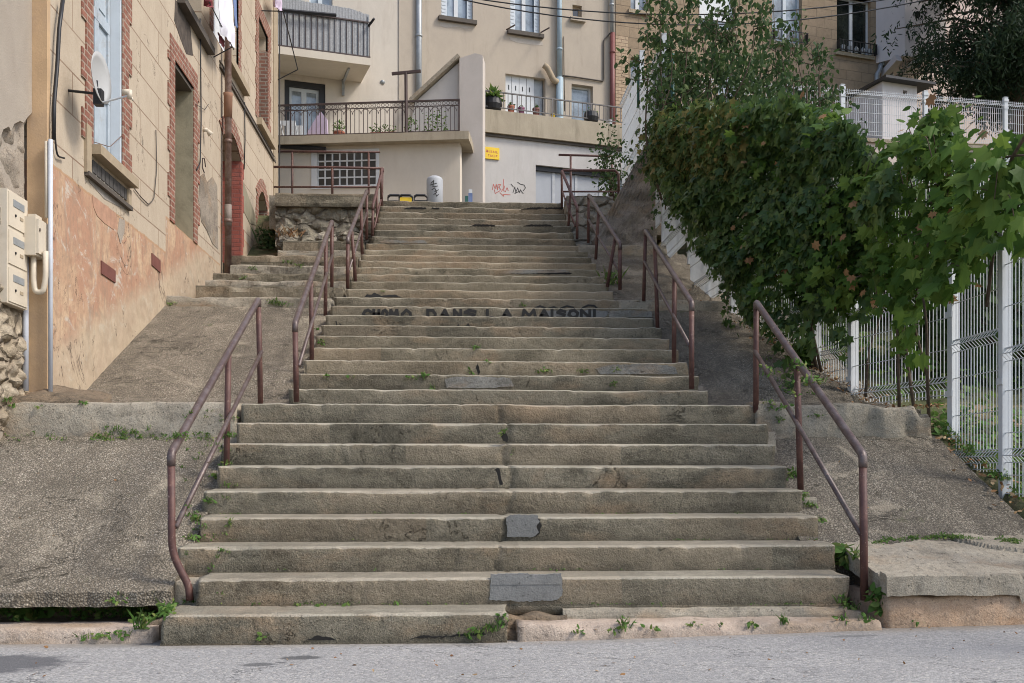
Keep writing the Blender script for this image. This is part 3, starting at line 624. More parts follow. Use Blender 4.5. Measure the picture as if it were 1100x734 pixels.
struct(rough_box(2.46,3.92,8.43,8.85,1.10,1.535,43,.05,.025,lambda x:.05*nz((x*2.6,4,1))-(.10 if x>3.8 else 0),chips=1.6).build('kerb', M['kerb'], smooth=True, loc=(3.2,8.5,1.1)))
struct(sheet(ramp2(2.16,4.0,6.3,.02), 60, 100, .3).build('path', M['rampR'], loc=(3,10.5,1.5)))
struct(rough_box(1.98,3.75,12.47,12.85,2.78,3.06,45,.012,.05,topk).build('kerb', M['kerb'], smooth=True, loc=(2.8,12.6,2.8)))
struct(sheet(rampf(1.94,3.5,12.83,15.8,3.05,4.30,7.3,.02), 50, 60, .3).build('path', M['ramp'], loc=(2.6,14,3)))
struct(rough_box(1.88,3.4,15.78,16.15,4.2,4.44,47,.03,.05,topk,chips=1.6).build('kerb', M['kerb'], smooth=True, loc=(2.6,15.9,4.2)))
struct(sheet(rampf(1.86,3.4,16.1,17.3,4.42,4.55,8.3,.02), 30, 20, .3).build('verge', M['soil'], loc=(2.6,16.5,4.4)))
# upper terrace
mb = MB(); mb.box(-3.0,3.6,18.15,20.3,5.0,5.605); mb.box(-9,3.6,20.3,30,5.0,5.604); mb.box(-3.02,-1.26,17.45,18.15,5.0,5.55); mb.box(1.92,3.6,17.55,18.15,5.0,5.55)
struct(mb.build('upper_terrace', M['kerb'], loc=(0,20,5)))
# side steps at the left, rising to the house doors
SS = [(12.88,309,214),(13.2,303.2,224),(13.6,295.6,232),(14.1,287,250),(14.8,276.5,262),(15.3,270,300),(15.8,260.5,306)]
side = thing('side_steps', (-2.3,12.9,3), 'short uneven stone steps turning left to the doors of the tan house', 'steps')
pz = 3.05
for k,(D,y,pxl) in enumerate(SS):
    z = .96+(510-y)*D/FPX; nD = SS[k+1][0] if k < 6 else 16.6
    xl = max(XW+.03, Xat(pxl, D)); 
    mb = rough_box(xl, -1.345, D, nD+.15, pz-.12, z, 60+k, .03, .04, lambda x: .02*nz((x*3,k,1)), chips=1.3)
    mb.build('step', M['kerb'] if k%2 else M['step'], side); pz = z
mb = MB(); mb.hexa([(XW+.02,15.5,3.9),(-2.9,15.5,3.9),(-2.9,21,4.4),(XW+.02,21,4.4),(XW+.02,15.5,4.15),(-2.9,15.5,4.15),(-2.9,21,4.86),(XW+.02,21,4.86)]); struct(mb.build('passage', M['soil'], loc=(-3.1,18,4.4)))
# stone retaining wall, left and right of the top flight
F = Fr((0,17.15,0),(1,0,0),(0,-1,0)); mb = MB()
def wall_rough(mb, x0,x1,y,z0,z1,amp,st=.05,thick=.4,seed=0, zf=None):
    nx=int((x1-x0)/st); nzv=max(2,int((z1-z0)/st)); vs=[]
    for j in range(nzv+1):
        for i in range(nx+1):
            x=lerp(x0,x1,i/nx); zt = z1 if not zf else zf(x); z=lerp(z0,zt,j/nzv)
            vs.append((x,y+amp*nz((x*3.2,z*5,seed))+amp*.4*nz((x*11,z*12,seed)),z))
    b=len(vs); vs+=[(v[0],y+thick,v[2]) for v in vs[:]]
    w1=nx+1
    fs=[(j*w1+i,j*w1+i+1,(j+1)*w1+i+1,(j+1)*w1+i) for j in range(nzv) for i in range(nx)]
    fs+=[(nzv*w1+i,nzv*w1+i+1,b+nzv*w1+i+1,b+nzv*w1+i) for i in range(nx)]
    fs+=[(j*w1,(j+1)*w1,b+(j+1)*w1,b+j*w1) for j in range(nzv)]+[(j*w1+nx,b+j*w1+nx,b+(j+1)*w1+nx,(j+1)*w1+nx) for j in range(nzv)]
    fs+=[(b+j*w1+i,b+(j+1)*w1+i,b+(j+1)*w1+i+1,b+j*w1+i+1) for j in range(nzv) for i in range(nx)]
    mb.add(vs,fs)
wall_rough(mb, Xat(298,17.15), -1.25, 17.15, 4.6, 5.30, .09, .04, .35, 1)
t = thing('retaining_wall', (-2.1,17.2,4.6), 'low wall of rough stone blocks left of the top flight, concrete coping on it', 'wall')
mb.build('masonry', M['rubble2'], t)
rough_box(Xat(298,17.1), -1.25, 17.06, 17.5, 5.28, 5.50, 71, .02, .05).build('coping', M['step'], t)
# loose boulders at the foot
rr = random.Random(5)
for k in range(5):
    px = [312,330,352,375,322][k]; py = [262,262,259,257,270][k]; c = P(px,py,16.6 if k<4 else 16.0); 
    bm_ = MB(); vs=[];n=10
    for a in range(6):
        for b in range(n):
            th=math.pi*(a+.5)/6; ph=2*math.pi*b/n; d=Vector((math.sin(th)*math.cos(ph)*.22,math.sin(th)*math.sin(ph)*.16,math.cos(th)*.13)); d*=1+.35*nz(d*9+Vector((k*3,0,0))); vs.append(c+d)
    bm_.add(vs,[(a*n+b,(a+1)*n+b,(a+1)*n+(b+1)%n,a*n+(b+1)%n) for a in range(5) for b in range(n)]+[tuple(range(n)),tuple(5*n+b for b in range(n))[::-1]])
    tag(bm_.build('boulder', M['rubble2'] if k%2 else M['rubble3']), ['rough stone lying nearest the brick doorway below the rubble wall','second rough stone from the brick doorway under the rubble wall','middle rough stone at the foot of the rubble wall','rough stone at the foot of the rubble wall next to the handrail','rough stone on the side steps in front of the other loose stones'][k], 'stone', 'loose stones under the rubble wall')
mb = MB(); wall_rough(mb, 1.86, Xat(660,17.2), 17.2, 4.3, 5.55, .04, .05, .4, 4)
tag(mb.build('retaining_wall', M['rubble3'], smooth=False), 'pale stone wall right of the top flight below the garage railing', 'wall')
def wedge(x): 
    t_ = (x-Xat(640,16.7))/(Xat(707,16.7)-Xat(640,16.7)); return lerp(4.75, .96+(510-131)*16.7/FPX, max(0,t_))
mb = MB(); wall_rough(mb, Xat(640,16.7), Xat(708,16.7), 16.7, 4.3, 6.6, .06, .05, .6, 9, wedge)
tag(mb.build('buttress_wall', M['roughcast']), 'rough grey triangular rendered wall sloping up beside the white fence', 'wall')
# ---------------------------------------------------------------- handrails
def bez(pts, r):
    """round the inner corners of a polyline"""
    out=[pts[0]]
    for a,b,c in zip(pts,pts[1:],pts[2:]):
        u=(a-b); v=(c-b); k=min(r,u.length*.45,v.length*.45); p=b+u.normalized()*k; q=b+v.normalized()*k
        for t_ in (0,.25,.5,.75,1): out.append((p*(1-t_)**2)+(b*2*t_*(1-t_))+(q*t_*t_))
    out.append(pts[-1]); return out
def handrail(label, posts, bend, end, mid, first=None, r=.023, topmat='railtop', grp='handrails of the staircase'):
    f0 = P(*posts[0]); t = thing('handrail', f0, label, 'handrail', grp)
    B = P(bend[0],bend[1],posts[0][2]); E = P(end[0],end[1],posts[-1][2])
    low = [P(*q) for q in (first or [posts[0]])]
    mb = MB(); mb.tube(bez(low+[B], .09)[:-1]+[B-UP*.06], r, 12, True); mb.build('post', M['rust'], t, True)
    # top rail turns down over the first and last post
    bend3 = [B-UP*.075, B, E, P(*posts[-1])*0+E-UP*.06]
    mb = MB(); mb.tube(bez(bend3,.10), r*1.12, 12); mb.build('top_rail', M[topmat], t, True)
    L = (E-B)
    for q in posts[1:]:
        ft = P(*q); s = (ft.y-B.y)/L.y; s = max(0,min(1,s)); top = B+L*s; top = Vector((ft.x,ft.y,top.z-.01))
        dx = B.x+L.x*s-ft.x
        mb = MB(); mb.tube([ft-UP*.05, Vector((ft.x+dx*.5,ft.y,lerp(ft.z,top.z,.5))), Vector((ft.x+dx,top.y,top.z))], r*.95, 10); mb.build('post', M['rust'], t, True)
    a = P(mid[0][0],mid[0][1],posts[0][2]); b = P(mid[1][0],mid[1][1],posts[-1][2])
    mb = MB(); mb.tube([a,(a+b)/2,b], r*.72, 10); mb.build('mid_rail', M['rust' if topmat=='rust' else topmat], t, True)
    return t
handrail('rusty brown tube handrail at the left of the lowest flight, its foot kinked', [(204,645,6.24),(243,517,7.6),(280,434,8.58)], (184,487), (277.5,322), ((189,566),(281,378)), first=[(204,645,6.24),(203,630,6.24),(184.5,594,6.24)])
handrail('worn tube handrail at the right of the lowest flight, shiny grey top', [(928.5,645,6.40),(860,519,7.6),(812,437,8.58)], (927,489), (812.5,325), ((925,574),(811,377)), r=.024)
handrail('rusty tube handrail at the left of the second flight of steps', [(318.5,432,8.72),(335,388,10.15),(349.5,341,12.0),(356.5,311,12.95)], (317,347), (356.5,238), ((321,393),(357,274)))
handrail('dark tube handrail with shiny top at the right of the second flight', [(743,418,9.1),(724,388,10.15),(706.5,353,11.7),(691.5,319,12.6)], (743,325), (693.5,248), ((741,372),(692,281)))
handrail('rusty tube handrail at the left of the third flight beside the stone side steps', [(373.4,310,13.0),(382,300,13.5),(389,273,14.95),(394,254,16.0)], (373.6,256), (394,205), ((374.4,292),(394,228.6)))
handrail('dark tube handrail at the right of the third flight above the green weed', [(666,311.5,13.0),(652.5,304,13.35),(640,275,14.85),(632,257.5,15.9)], (666,262), (632.5,209.5), ((664.5,291),(632,236)))
handrail('short rusty tube handrail at the left of the topmost flight', [(400,254,16.15),(405,242,16.8),(410,221,17.75)], (400.6,221), (411,181), ((402,245),(411,207)), r=.021, topmat='rust')
handrail('short brown tube handrail at the right of the topmost flight before the garage', [(620,257,16.15),(610.5,243,16.8),(603.5,221.5,17.75)], (620,223), (603.5,184), ((618,243),(604,206)), r=.021, topmat='rust')
def guard(label, D, runs, posts, r=.021):
    t = thing('guard_rail', P(posts[0][0],posts[0][2],D), label, 'railing')
    for k,run in enumerate(runs):
        mb = MB(); mb.tube(bez([P(a,b,D) for a,b in run],.12), r if k == 0 else r*.75, 8); mb.build('rail_bar', M['rust'], t, True)
    for x,ya,yb in posts:
        mb = MB(); mb.tube([P(x,yb,D),P(x,ya,D)], r*.95, 8); mb.build('post', M['rust'], t, True)
guard('brown tube railing on the rubble wall before the glass block window', 17.4, [[(294,179.5),(350,179.8),(410,181)],[(294,201),(410,201)]], [(357,180,214),(409.5,181,214)])
guard('brown tube railing at the top right corner of the stairs before the garage door', 17.95, [[(603.5,188),(603.8,183.2),(661,183.2),(664.5,187),(664.5,217)],[(603.5,206),(664,206)]], [(603.6,184,220)])
guard('upper thin brown bar railing running behind the left tan house corner', 20.5, [[(280,162.8),(408,163.4)]], [(314,163,230),(396,163,230)], .022)
guard('upper thin brown bar railing in front of the garage door top', 20.5, [[(600,166.5),(658,168)]], [(613,167,230),(657.5,168,230)], .022)
# ================================================================ tan house at the left
LH = Fr((XW,0,0),(0,1,0),(1,0,0))
house = thing('tan_house', (-5,14,1.4), 'tall tan rendered house with brick framed windows and peeling orange base, left of the stairs', 'house')
def orect(F,x0,x1,yt,yb): return F.rect(x0,x1,yt,yb)
a,b_,z0,z1 = LH.rect(99,131,0,157); W1 = (a,b_,z0,6.25)
a,b_,z0,z1 = LH.rect(187,207.5,64,243); O2 = (a,b_,3.97,z1)
D1 = (LH.uv(239,200)[0], LH.uv(258.5,200)[0], 4.05, 6.12)
D2 = (LH.uv(277,200)[0], LH.uv(286.5,200)[0], 4.70, 5.92)
W3 = (14.85, LH.uv(256,50)[0], 7.14, 9.0)
W4 = (LH.uv(277.5,50)[0], LH.uv(287.5,50)[0], 7.06, 8.85)
W2 = (LH.uv(192,10)[0]+.05, 14.2, 6.80, 8.8)
holes = [rectl(*W1), rectl(*O2), arch(*D1,.22), arch(*D2,.22), rectl(*W3), rectl(*W4), rectl(*W2)]
mb = MB(); mb.plate(LH, rectl(8.88,20.2,1.0,12.5), holes, -.36, 0); mb.build('wall', M['tan'], house)
mb = MB(); mb.box(-9,XW-.37,8.90,20.2,1.0,12.5); core = mb.build('wall', M['tan'], house)
mb = MB(); mb.hexa([(-9.3,8.4,12.5),(XW+.35,8.4,12.5),(XW+.35,20.5,12.5),(-9.3,20.5,12.5),(-6.6,8.4,14.2),(-6.0,8.4,14.2),(-6.0,20.5,14.2),(-6.6,20.5,14.2)]); mb.build('roof', M['terracotta'], house)
# dark rooms seen through the openings
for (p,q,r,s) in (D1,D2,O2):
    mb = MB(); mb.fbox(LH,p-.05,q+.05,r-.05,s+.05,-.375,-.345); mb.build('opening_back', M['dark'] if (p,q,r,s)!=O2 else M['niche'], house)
def jamb(mb, F, a, sgn, z0, z1, w1, w2, h=.27, o=.014):
    z = z0; k = 0
    while z < z1-.01:
        t = min(z+h, z1); w_ = (w1 if k%2 else w2)+.02*nz((a,z*3,1)); p,q = (a, a+sgn*w_); p,q = min(p,q),max(p,q)
        mb.fbox(F,p,q,z,t,-.03,o); z = t; k += 1
def shaped(F, a0,a1,z0,z1, w1,w2, topz=None, toph=.22, rev=None, nm='brick_surround', nojamb=()):
    mb = MB(); jamb(mb,F,a0,-1,z0,z1,w1,w2)
    if not toph: mb.build(nm, M['brick'], house); mb = MB()
    jamb(mb,F,a1,1,z0,z1,w1,w2)
    if toph: mb.fbox(F,a0-w2,a1+w2,z1,z1+toph,-.03,.013)
    return mb.build(nm, M['brick'], house)
shaped(LH,*W1,.20,.29,toph=0)
s2 = shaped(LH,*O2,.30,.20,toph=.24)
shaped(LH,D2[0],D2[1],4.70,5.72,.16,.22,toph=0)
shaped(LH,*W3,.14,.20,toph=0)
shaped(LH,*W4,.20,.28,toph=.25)
def archband(F,a0,a1,zs,rise,w_,n=14,o=.014):
    mb = MB(); 
    for k in range(n):
        t0,t1 = k/n,(k+1)/n
        q=[]
        for t in (t0,t1):
            aa=lerp(a0-w_*.0,a1,t); zz=zs+rise*math.sin(math.pi*t); ex = lerp(-w_,w_,t)
            q.append((aa,zz)); q.append((aa+ex,zz+w_*(.55+.45*math.sin(math.pi*t))))
        (A,Bq,C_,Dq)=q
        mb.hexa([F.p(*A,o),F.p(*C_,o),F.p(*C_,-.03),F.p(*A,-.03),F.p(*Bq,o),F.p(*Dq,o),F.p(*Dq,-.03),F.p(*Bq,-.03)])
    return mb
archband(LH,D1[0],D1[1],D1[3]-.22,.22,.24).build('brick_arch', M['brick'], house)
archband(LH,D2[0],D2[1],D2[3]-.22,.22,.22).build('brick_arch', M['brick'], house)
mb = MB(); jamb(mb,LH,D1[1],1,4.05,5.9,.13,.20); mb.build('brick_surround', M['redpaint'], house)
# far reveals, facing the camera
def reveal(F,a,z0,z1,mat,name='reveal'):
    mb = MB(); mb.fbox(F,a-.006,a+.02,z0,z1,-.355,-.001); return mb.build(name, mat, house)
reveal(LH,D1[1],4.05,5.90,M['redpaint']); reveal(LH,D2[1],4.70,5.72,M['brickd']); reveal(LH,O2[1],3.97,O2[3],M['niche']); reveal(LH,W4[1],7.06,8.6,M['brickd'])
mb = MB(); mb.fbox(LH,O2[0]+.002,O2[1]-.008,O2[3]-.05,O2[3]-.004,-.35,-.012); mb.build('lintel_and_shade', M['darksill'], house)
# door bar across the arched doorway
mb = MB(); mb.fbox(LH,D1[0],D1[1],5.52,5.58,-.33,-.28); mb.build('transom', M['redpipe'], house)
mb = MB(); mb.fbox(LH,D2[0],D2[1],4.7,5.9,-.34,-.30); mb.build('door', M['black'], house)
# shuttered window
mb = MB(); a0,a1,z0,z1 = W1
mb.fbox(LH,a0,a0+.05,z0,z1,-.16,-.03); mb.fbox(LH,a1-.045,a1,z0,z1,-.30,-.005); mb.fbox(LH,a0+.05,a1-.045,z1-.06,z1,-.16,-.10)
wf = mb.build('window', M['gblue'], house)
for k in range(2):
    p = lerp(a0+.055,a1-.05,k/2)+.004; q = lerp(a0+.055,a1-.05,(k+1)/2)-.004; mb = MB()
    mb.fbox(LH,p,q,z0+.02,z1-.07,-.15,-.125)
    for zz in (z0+.02,z0+.66,z0+1.36,z1-.16): mb.fbox(LH,p,q,zz,zz+.10,-.124,-.10)
    mb.fbox(LH,p,p+.05,z0+.12,z1-.16,-.124,-.103); mb.fbox(LH,q-.05,q,z0+.12,z1-.16,-.124,-.103)
    for zz in (z0+.15,z0+.79,z0+1.49): mb.fbox(LH,p+.09,q-.09,zz+.03,zz+.45,-.124,-.115)
    mb.build('shutter', M['bluesh'], wf)
def sill(F,x0,x1,a0,a1,z,th=.10,out=.16,mat='silltan',par=None):
    mb = MB(); mb.fbox(F,a0,a1,z-th,z,-.25,out); return mb.build('sill', M[mat], par or house)
sill(LH,0,0,a0-.06,a1+.24,z0,.09,.10)
# recess and ledge under that sill
mb = MB(); p,q = a0-.02,a1+.16
for k in range(9): mb.fbox(LH,lerp(p,q,k/9)+.008,lerp(p,q,(k+1)/9)-.008,z0-.245,z0-.13,-.01,.012)
mb.build('tile_row', plain('slate_tile',(.10,.095,.09),.6,0,.3,20), house)
mb = MB(); mb.fbox(LH,a0-.21,q+.06,z0-.33,z0-.29,-.02,.045); mb.build('ledge', M['darksill'], house)
mb = MB(); mb.fbox(LH,a0-.22,a0-.10,z0-.30,z0+.14,-.02,.03); mb.build('trim_block', M['silltan'], house); mb = MB(); mb.fbox(LH,a1+.12,a1+.22,z0-.30,z0-.12,-.02,.03); mb.build('trim_block', M['silltan'], house)
# upper windows
for (W,pn) in ((W3,'white'),(W4,'white')):
    a0,a1,z0,z1 = W; mb = MB(); mb.fbox(LH,a0,a1,z0 if W is W3 else z1-.75,z1,-.30,-.25 if W is W4 else -.12); wf = mb.build('window', M['roller'], house)
    mb = MB(); mb.fbox(LH,a0+.02,a1-.02,z0,z1-.76,-.30,-.28)
    if W is W4: mb.build('pane', M['glassd'], wf)
sill(LH,0,0,LH.uv(241,58)[0]-.05,LH.uv(262,95)[0],7.14,.12,.10); sill(LH,0,0,W4[0]-.15,W4[1]+.35,7.06,.12,.09)
mb = MB(); a0,a1,z0,z1 = W2; mb.fbox(LH,a0,a1,z0,z1,-.3,-.2); mb.build('window', M['glassd'], house)
sill(LH,0,0,LH.uv(190,0)[0],14.55,6.78,.09,.10,'darksill')
# string course with cable
mb = MB(); mb.fbox(LH,15.25,19.9,6.80,6.84,-.02,.03); mb.fbox(LH,15.25,19.9,6.88,6.90,-.02,.02); mb.build('string_course', M['darksill'], house)
mb = MB(); mb.tube([LH.p(LH.uv(297.5,30)[0],12,.05),LH.p(LH.uv(297.5,30)[0],6.9,.05),LH.p(LH.uv(297.5,30)[0],5.7,.04)],.012,6); mb.build('cable', M['black'], house)
mb = MB(); mb.fbox(LH,19.75,20.2,5.0,12.4,-.02,.02); mb.build('corner_strip', M['silltan'], house)
# damaged render at the base: bare stone patch, red vents
def bare(px, mat, o=.006, name='bare_masonry', F=LH):
    mb = MB(); mb.plate(F,[F.uv(a,b) for a,b in px],[],-.02,o); return mb.build(name, mat, house)
bare([(214,190),(219,186),(222,196),(228,190),(233,200),(234,268),(228,262),(222,248),(216,238),(213,215)], M['cement_d'])
bare([(259,190),(262,198),(268,215),(273,228),(276,243),(268,240),(262,228),(259,212)], M['niche'])
bare([(108,280),(123,291),(123,304),(108,294)], M['tile_r'], .012, 'air_brick'); bare([(162.5,272),(171.5,280),(171.5,293),(162.5,285)], M['tile_r'], .012, 'air_brick')
bare([(90,176),(100,185),(134,216),(135,226),(112,214),(96,196),(92,186)], plain('grey_wash',(.34,.31,.27),.9,0,.2,9,.5), .004, 'grey_stain')
bare([(128,234),(134,237),(133,250),(129,262),(126,250)], M['cement'], .005, 'grey_patch')
bare([(99,210),(112,220),(124,229),(126,240),(122,247),(112,240),(104,232),(100,222)], plain('red_wash',(.46,.27,.18),.9,0,.18,9,.5), .004, 'red_stain')
# black soot under the burnt wall top
bare([(188,0),(197,8),(204,26),(207,60),(200,58),(193,40),(187,22)], plain('soot',(.10,.08,.065),.95,0,.3,12,.4), .004, 'soot_stain')
# drainpipe
pa = LH.uv(237.5,200)[0]
mb = MB(); c0 = LH.p(pa,3.78,.10); mb.tube([c0, LH.p(pa,12,.10)],.048,14)
for zz in (4.6,5.75,8.3,10): mb.tube([LH.p(pa,zz,.10),LH.p(pa,zz+.05,.10)],.058,14)
dp = mb.build('drainpipe', M['brownpipe'], house, True)
mb = MB(); mb.tube([LH.p(pa,6.12,.10),LH.p(pa,6.42,.10),LH.p(pa,6.47,.10)],.064,14,rr=[.058,.062,.070]); mb.build('collar', M['clay'], dp, True)
mb = MB(); mb.tube([LH.p(pa,4.55,.10),LH.p(pa,4.86,.10)],.051,14); mb.build('patch', plain('pipe_patch',(.22,.18,.15),.7), dp, True)
# cables on the wall
def cable(F, pts, r, mat, name='cable', par=None, o=.025):
    mb = MB(); mb.tube(bez([F.p(*F.uv(a,b),o) for a,b in pts],.06), r, 6); return mb.build(name, M[mat], par or house, True)
cable(LH,[(61,0),(57,30),(55,70),(51.5,110),(51,150)],.017,'black',o=.05)
cable(LH,[(54,100),(56,150),(58,168),(66,170)],.008,'black')
cable(LH,[(99,152),(118,158),(134,143),(141,120)],.004,'brownpipe',o=.0)
cable(LH,[(143,203),(150,212),(158,220),(164,214),(167,180),(166,140)],.006,'darksill',o=.015)
cable(LH,[(213,20),(213.5,70),(214,130),(213,175),(209,183)],.009,'black')
cable(LH,[(261,110),(261.5,150),(260.5,182)],.010,'black')
cable(LH,[(208,112),(218,118),(222,112)],.004,'black')
# wall lamp bracket
mb = MB(); q = LH.uv(218,140); mb.tube([LH.p(q[0],q[1],0),LH.p(q[0],q[1]+.01,.06)],.025,8); mb.tube([LH.p(q[0],q[1]+.01,.05),LH.p(q[0]+.03,q[1]-.05,.10)],.03,8,rr=[.02,.045]); mb.build('wall_lamp', M['ivory'], house, True)
mb = MB(); 
for k in range(5): 
    c = LH.p(LH.uv(214,185)[0]+.0,5.05,.06)+Vector((0,.10*math.cos(k*1.25),.10*math.sin(k*1.25)))
    if k: mb.bar(pc,c,.012)
    pc = c
mb.build('wall_hook', M['iron'], house)
# orange corner pilaster of the tan house
mb = MB(); mb.box(-3.50,XW+.012,8.84,8.879,1.3,12.4); mb.box(XW+.0005,XW+.0125,8.8795,8.91,1.3,12.4); mb.build('corner_pilaster', M['orange'], house)
# ---------------------------------------------------------------- near grey house
XN = -3.47; NH = Fr((XN,0,0),(0,1,0),(1,0,0))
near = thing('grey_house', (-5,8.3,1.2), 'old house with crumbling grey cement and rubble base at the left edge', 'house')
mb = MB(); mb.box(-9,XN-.05,8.22,8.835,.6,12.3); mb.build('wall', M['cement'], near)
mb = MB(); mb.box(-9,XN-.045,8.2,8.219,.6,12.3); mb.build('end_wall', M['cement'], near)
mb = MB(); mb.hexa([(-9.2,7.8,12.3),(XN+.3,7.8,12.3),(XN+.3,8.65,12.3),(-9.2,8.65,12.3),(-9.2,7.8,12.6),(XN+.3,7.8,12.4),(XN+.3,8.65,12.4),(-9.2,8.65,12.6)]); mb.build('roof', M['terracotta'], near)
def roughplate(F,a0,a1,z0,z1,amp,sc_,o,st=.03,seed=0):
    na=int((a1-a0)/st)+1; nz_=int((z1-z0)/st)+1; mb=MB(); vs=[]
    for j in range(nz_+1):
        for i in range(na+1):
            a=lerp(a0,a1,i/na); z=lerp(z0,z1,j/nz_)
            e = noise.voronoi(Vector((a*sc_,z*sc_*1.5,seed)))[0]; d=e[1]-e[0]
            vs.append(F.p(a,z,o+amp*(min(1,d*2.2)-.5)+.3*amp*nz((a*12,z*12,seed))))
    mb.add(vs,[(j*(na+1)+i,j*(na+1)+i+1,(j+1)*(na+1)+i+1,(j+1)*(na+1)+i) for j in range(nz_) for i in range(na)]); return mb
roughplate(NH,8.2,8.84,1.3,2.42,.05,5.5,-.02,.02,1).build('rubble_base', M['rubble'], near, True, fix=False)
roughplate(NH,8.2,8.84,2.42,3.9,.05,3.0,-.04,.02,4).build('crumbled_render', M['cement_d'], near, True, fix=False)
ed = [(-6,150),(2,139),(8,136),(10,141),(14,133),(20,130),(24,132),(28,126),(36,124)]
mb = MB(); ol = [NH.uv(x,y) for x,y in ed]; ol = [(8.21,ol[0][1])]+[q for q in ol if 8.21 < q[0] < 8.83]+[(8.838,ol[-1][1]),(8.838,12.2),(8.21,12.2)]
mb.plate(NH, ol, [], -.06, .012); mb.build('cement_render', M['cement'], near)
# letterbox panel
lb = thing('letterbox_panel', NH.p(8.3,2.3,.05), 'tall ivory panel of three letterboxes on the crumbling wall', 'letterbox')
a0,a1 = NH.uv(3,250)[0], NH.uv(25.5,250)[0]; zt = NH.uv(3,201)[1]; zb = NH.uv(3,322)[1]
zt = NH.uv(14,209)[1]; zb = NH.uv(14,329)[1]
mb = MB(); mb.fbox(NH,a0,a1,zb,zt,-.05,.03); mb.build('cabinet', M['ivory'], lb)
for k in range(3):
    h = (zt-zb)/3; z0 = zb+h*k+.015; z1 = zb+h*(k+1)-.015
    mb = MB(); mb.fbox(NH,a0+.025,a1-.025,z0,z1,.0305,.038); d = mb.build('door', M['ivory'], lb)
    mb = MB(); mb.fbox(NH,a0+.10,a1-.09,z1-.10,z1-.045,.0385,.042); mb.build('slot', M['gal'], d)
    mb = MB(); mb.fbox(NH,a1-.17,a1-.11,z1-.18,z1-.155,.0385,.042); mb.build('name_plate', M['silltan'], d)
    mb = MB(); mb.tube([NH.p(a0+.14,z1-.165,.038),NH.p(a0+.14,z1-.165,.045)],.011,8); mb.build('lock', M['black'], d)
# electricity meter box with conduits
eb = thing('meter_box', (-3.42,8.55,2.7), 'ivory electricity box with a looped grey conduit on the house corner', 'meter box')
def zat(px,py,D): return P(px,py,D).z
zt = zat(39,233,8.43); zb = zat(39,274,8.43)
mb = MB(); mb.box(-3.435,-3.345,8.62,8.832,zb,zt); mb.build('casing', M['ivory'], eb)
mb = MB(); mb.box(-3.344,-3.325,8.628,8.826,zb+.015,zt-.015); d = mb.build('door', M['ivory'], eb)
mb = MB(); mb.box(-3.42,-3.36,8.66,8.79,zt,zt+.03); mb.build('cable_gland', M['ivory'], eb)
mb = MB(); mb.tube([Vector((-3.325,8.65,zt-.1)),Vector((-3.318,8.65,zt-.1))],.014,8); mb.build('lock', M['ivory_d'], d)
mb = MB(); l0 = P(37,275,8.5); mb.tube(bez([P(36,272,8.5),P(36,302,8.5),P(38,314,8.5),P(46,314,8.5),P(49,300,8.5),P(49,270,8.5)],.1),.022,10); mb.build('conduit_loop', M['ivory'], eb, True)
def conduit(px, y0, y1, D, r, mat, label):
    mb = MB(); mb.tube([P(px,y1,D),P(px,y0,D)],r,10); o = mb.build('conduit', M[mat], None, True); return tag(o, label, 'conduit', 'conduits on the house corner')
conduit(27.5,276,420,8.56,.024,'pvc','pale grey plastic conduit running down from the meter box over the rubble')
conduit(54.2,150,432,8.60,.018,'pvc','long pale grey conduit running down the edge of the orange corner band')
conduit(49.8,152,234,8.60,.014,'ivory','thin cream tube above the meter box beside the black cable')
# satellite dish
sd = thing('satellite_dish', LH.p(9.7,4.5,.3), 'small grey satellite dish in front of the pale blue shutters', 'satellite dish')
c = P(107.5,84,9.15); nrm = (RT*.98-FW*.04+UP*.06).normalized(); t1 = UP; t1 = (t1-nrm*t1.dot(nrm)).normalized(); t2 = nrm.cross(t1)
mb = MB(); vs=[]; n=28
for side_ in (0,1):
    for k in range(6):
        r = .215*k/5+.001; dz = .045*(k/5)**2-side_*.006
        vs += [c+t1*(r*1.02*math.cos(2*math.pi*j/n))+t2*(r*.92*math.sin(2*math.pi*j/n))+nrm*(dz-.03) for j in range(n)]
fs=[(k*n+j,k*n+(j+1)%n,(k+1)*n+(j+1)%n,(k+1)*n+j) for k in range(11) if k!=5 for j in range(n)]
fs+=[(5*n+j,5*n+(j+1)%n,11*n+(j+1)%n,11*n+j) for j in range(n)]
mb.add(vs,fs); mb.build('reflector', M['dish'], sd, True)
mb = MB(); mb.tube([c-t1*.215+nrm*0,c-t1*.20+nrm*.25+UP*.03],.009,8); mb.build('feed_arm', M['white'], sd)
e = c-t1*.20+nrm*.25+UP*.03
mb = MB(); mb.tube([e-UP*.03,e+UP*.045],.022,10); mb.tube([e+UP*.03,e+UP*.03-nrm*.06],.025,10); mb.bar(e-UP*.02+nrm*.02,e-UP*.05+nrm*.03,.012); mb.build('receiver', M['ivory'], sd, True)
mb = MB(); mb.box(c.x-.05,c.x+.02,c.y-.03,c.y+.05,c.z-.235,c.z-.10); mb.tube([c-UP*.12-nrm*.03,c-UP*.02-nrm*.035],.016,8); mb.tube([c-UP*.14, LH.p(c.y+.02,c.z-.1,-.08)],.012,8); mb.build('bracket', M['black'], sd)
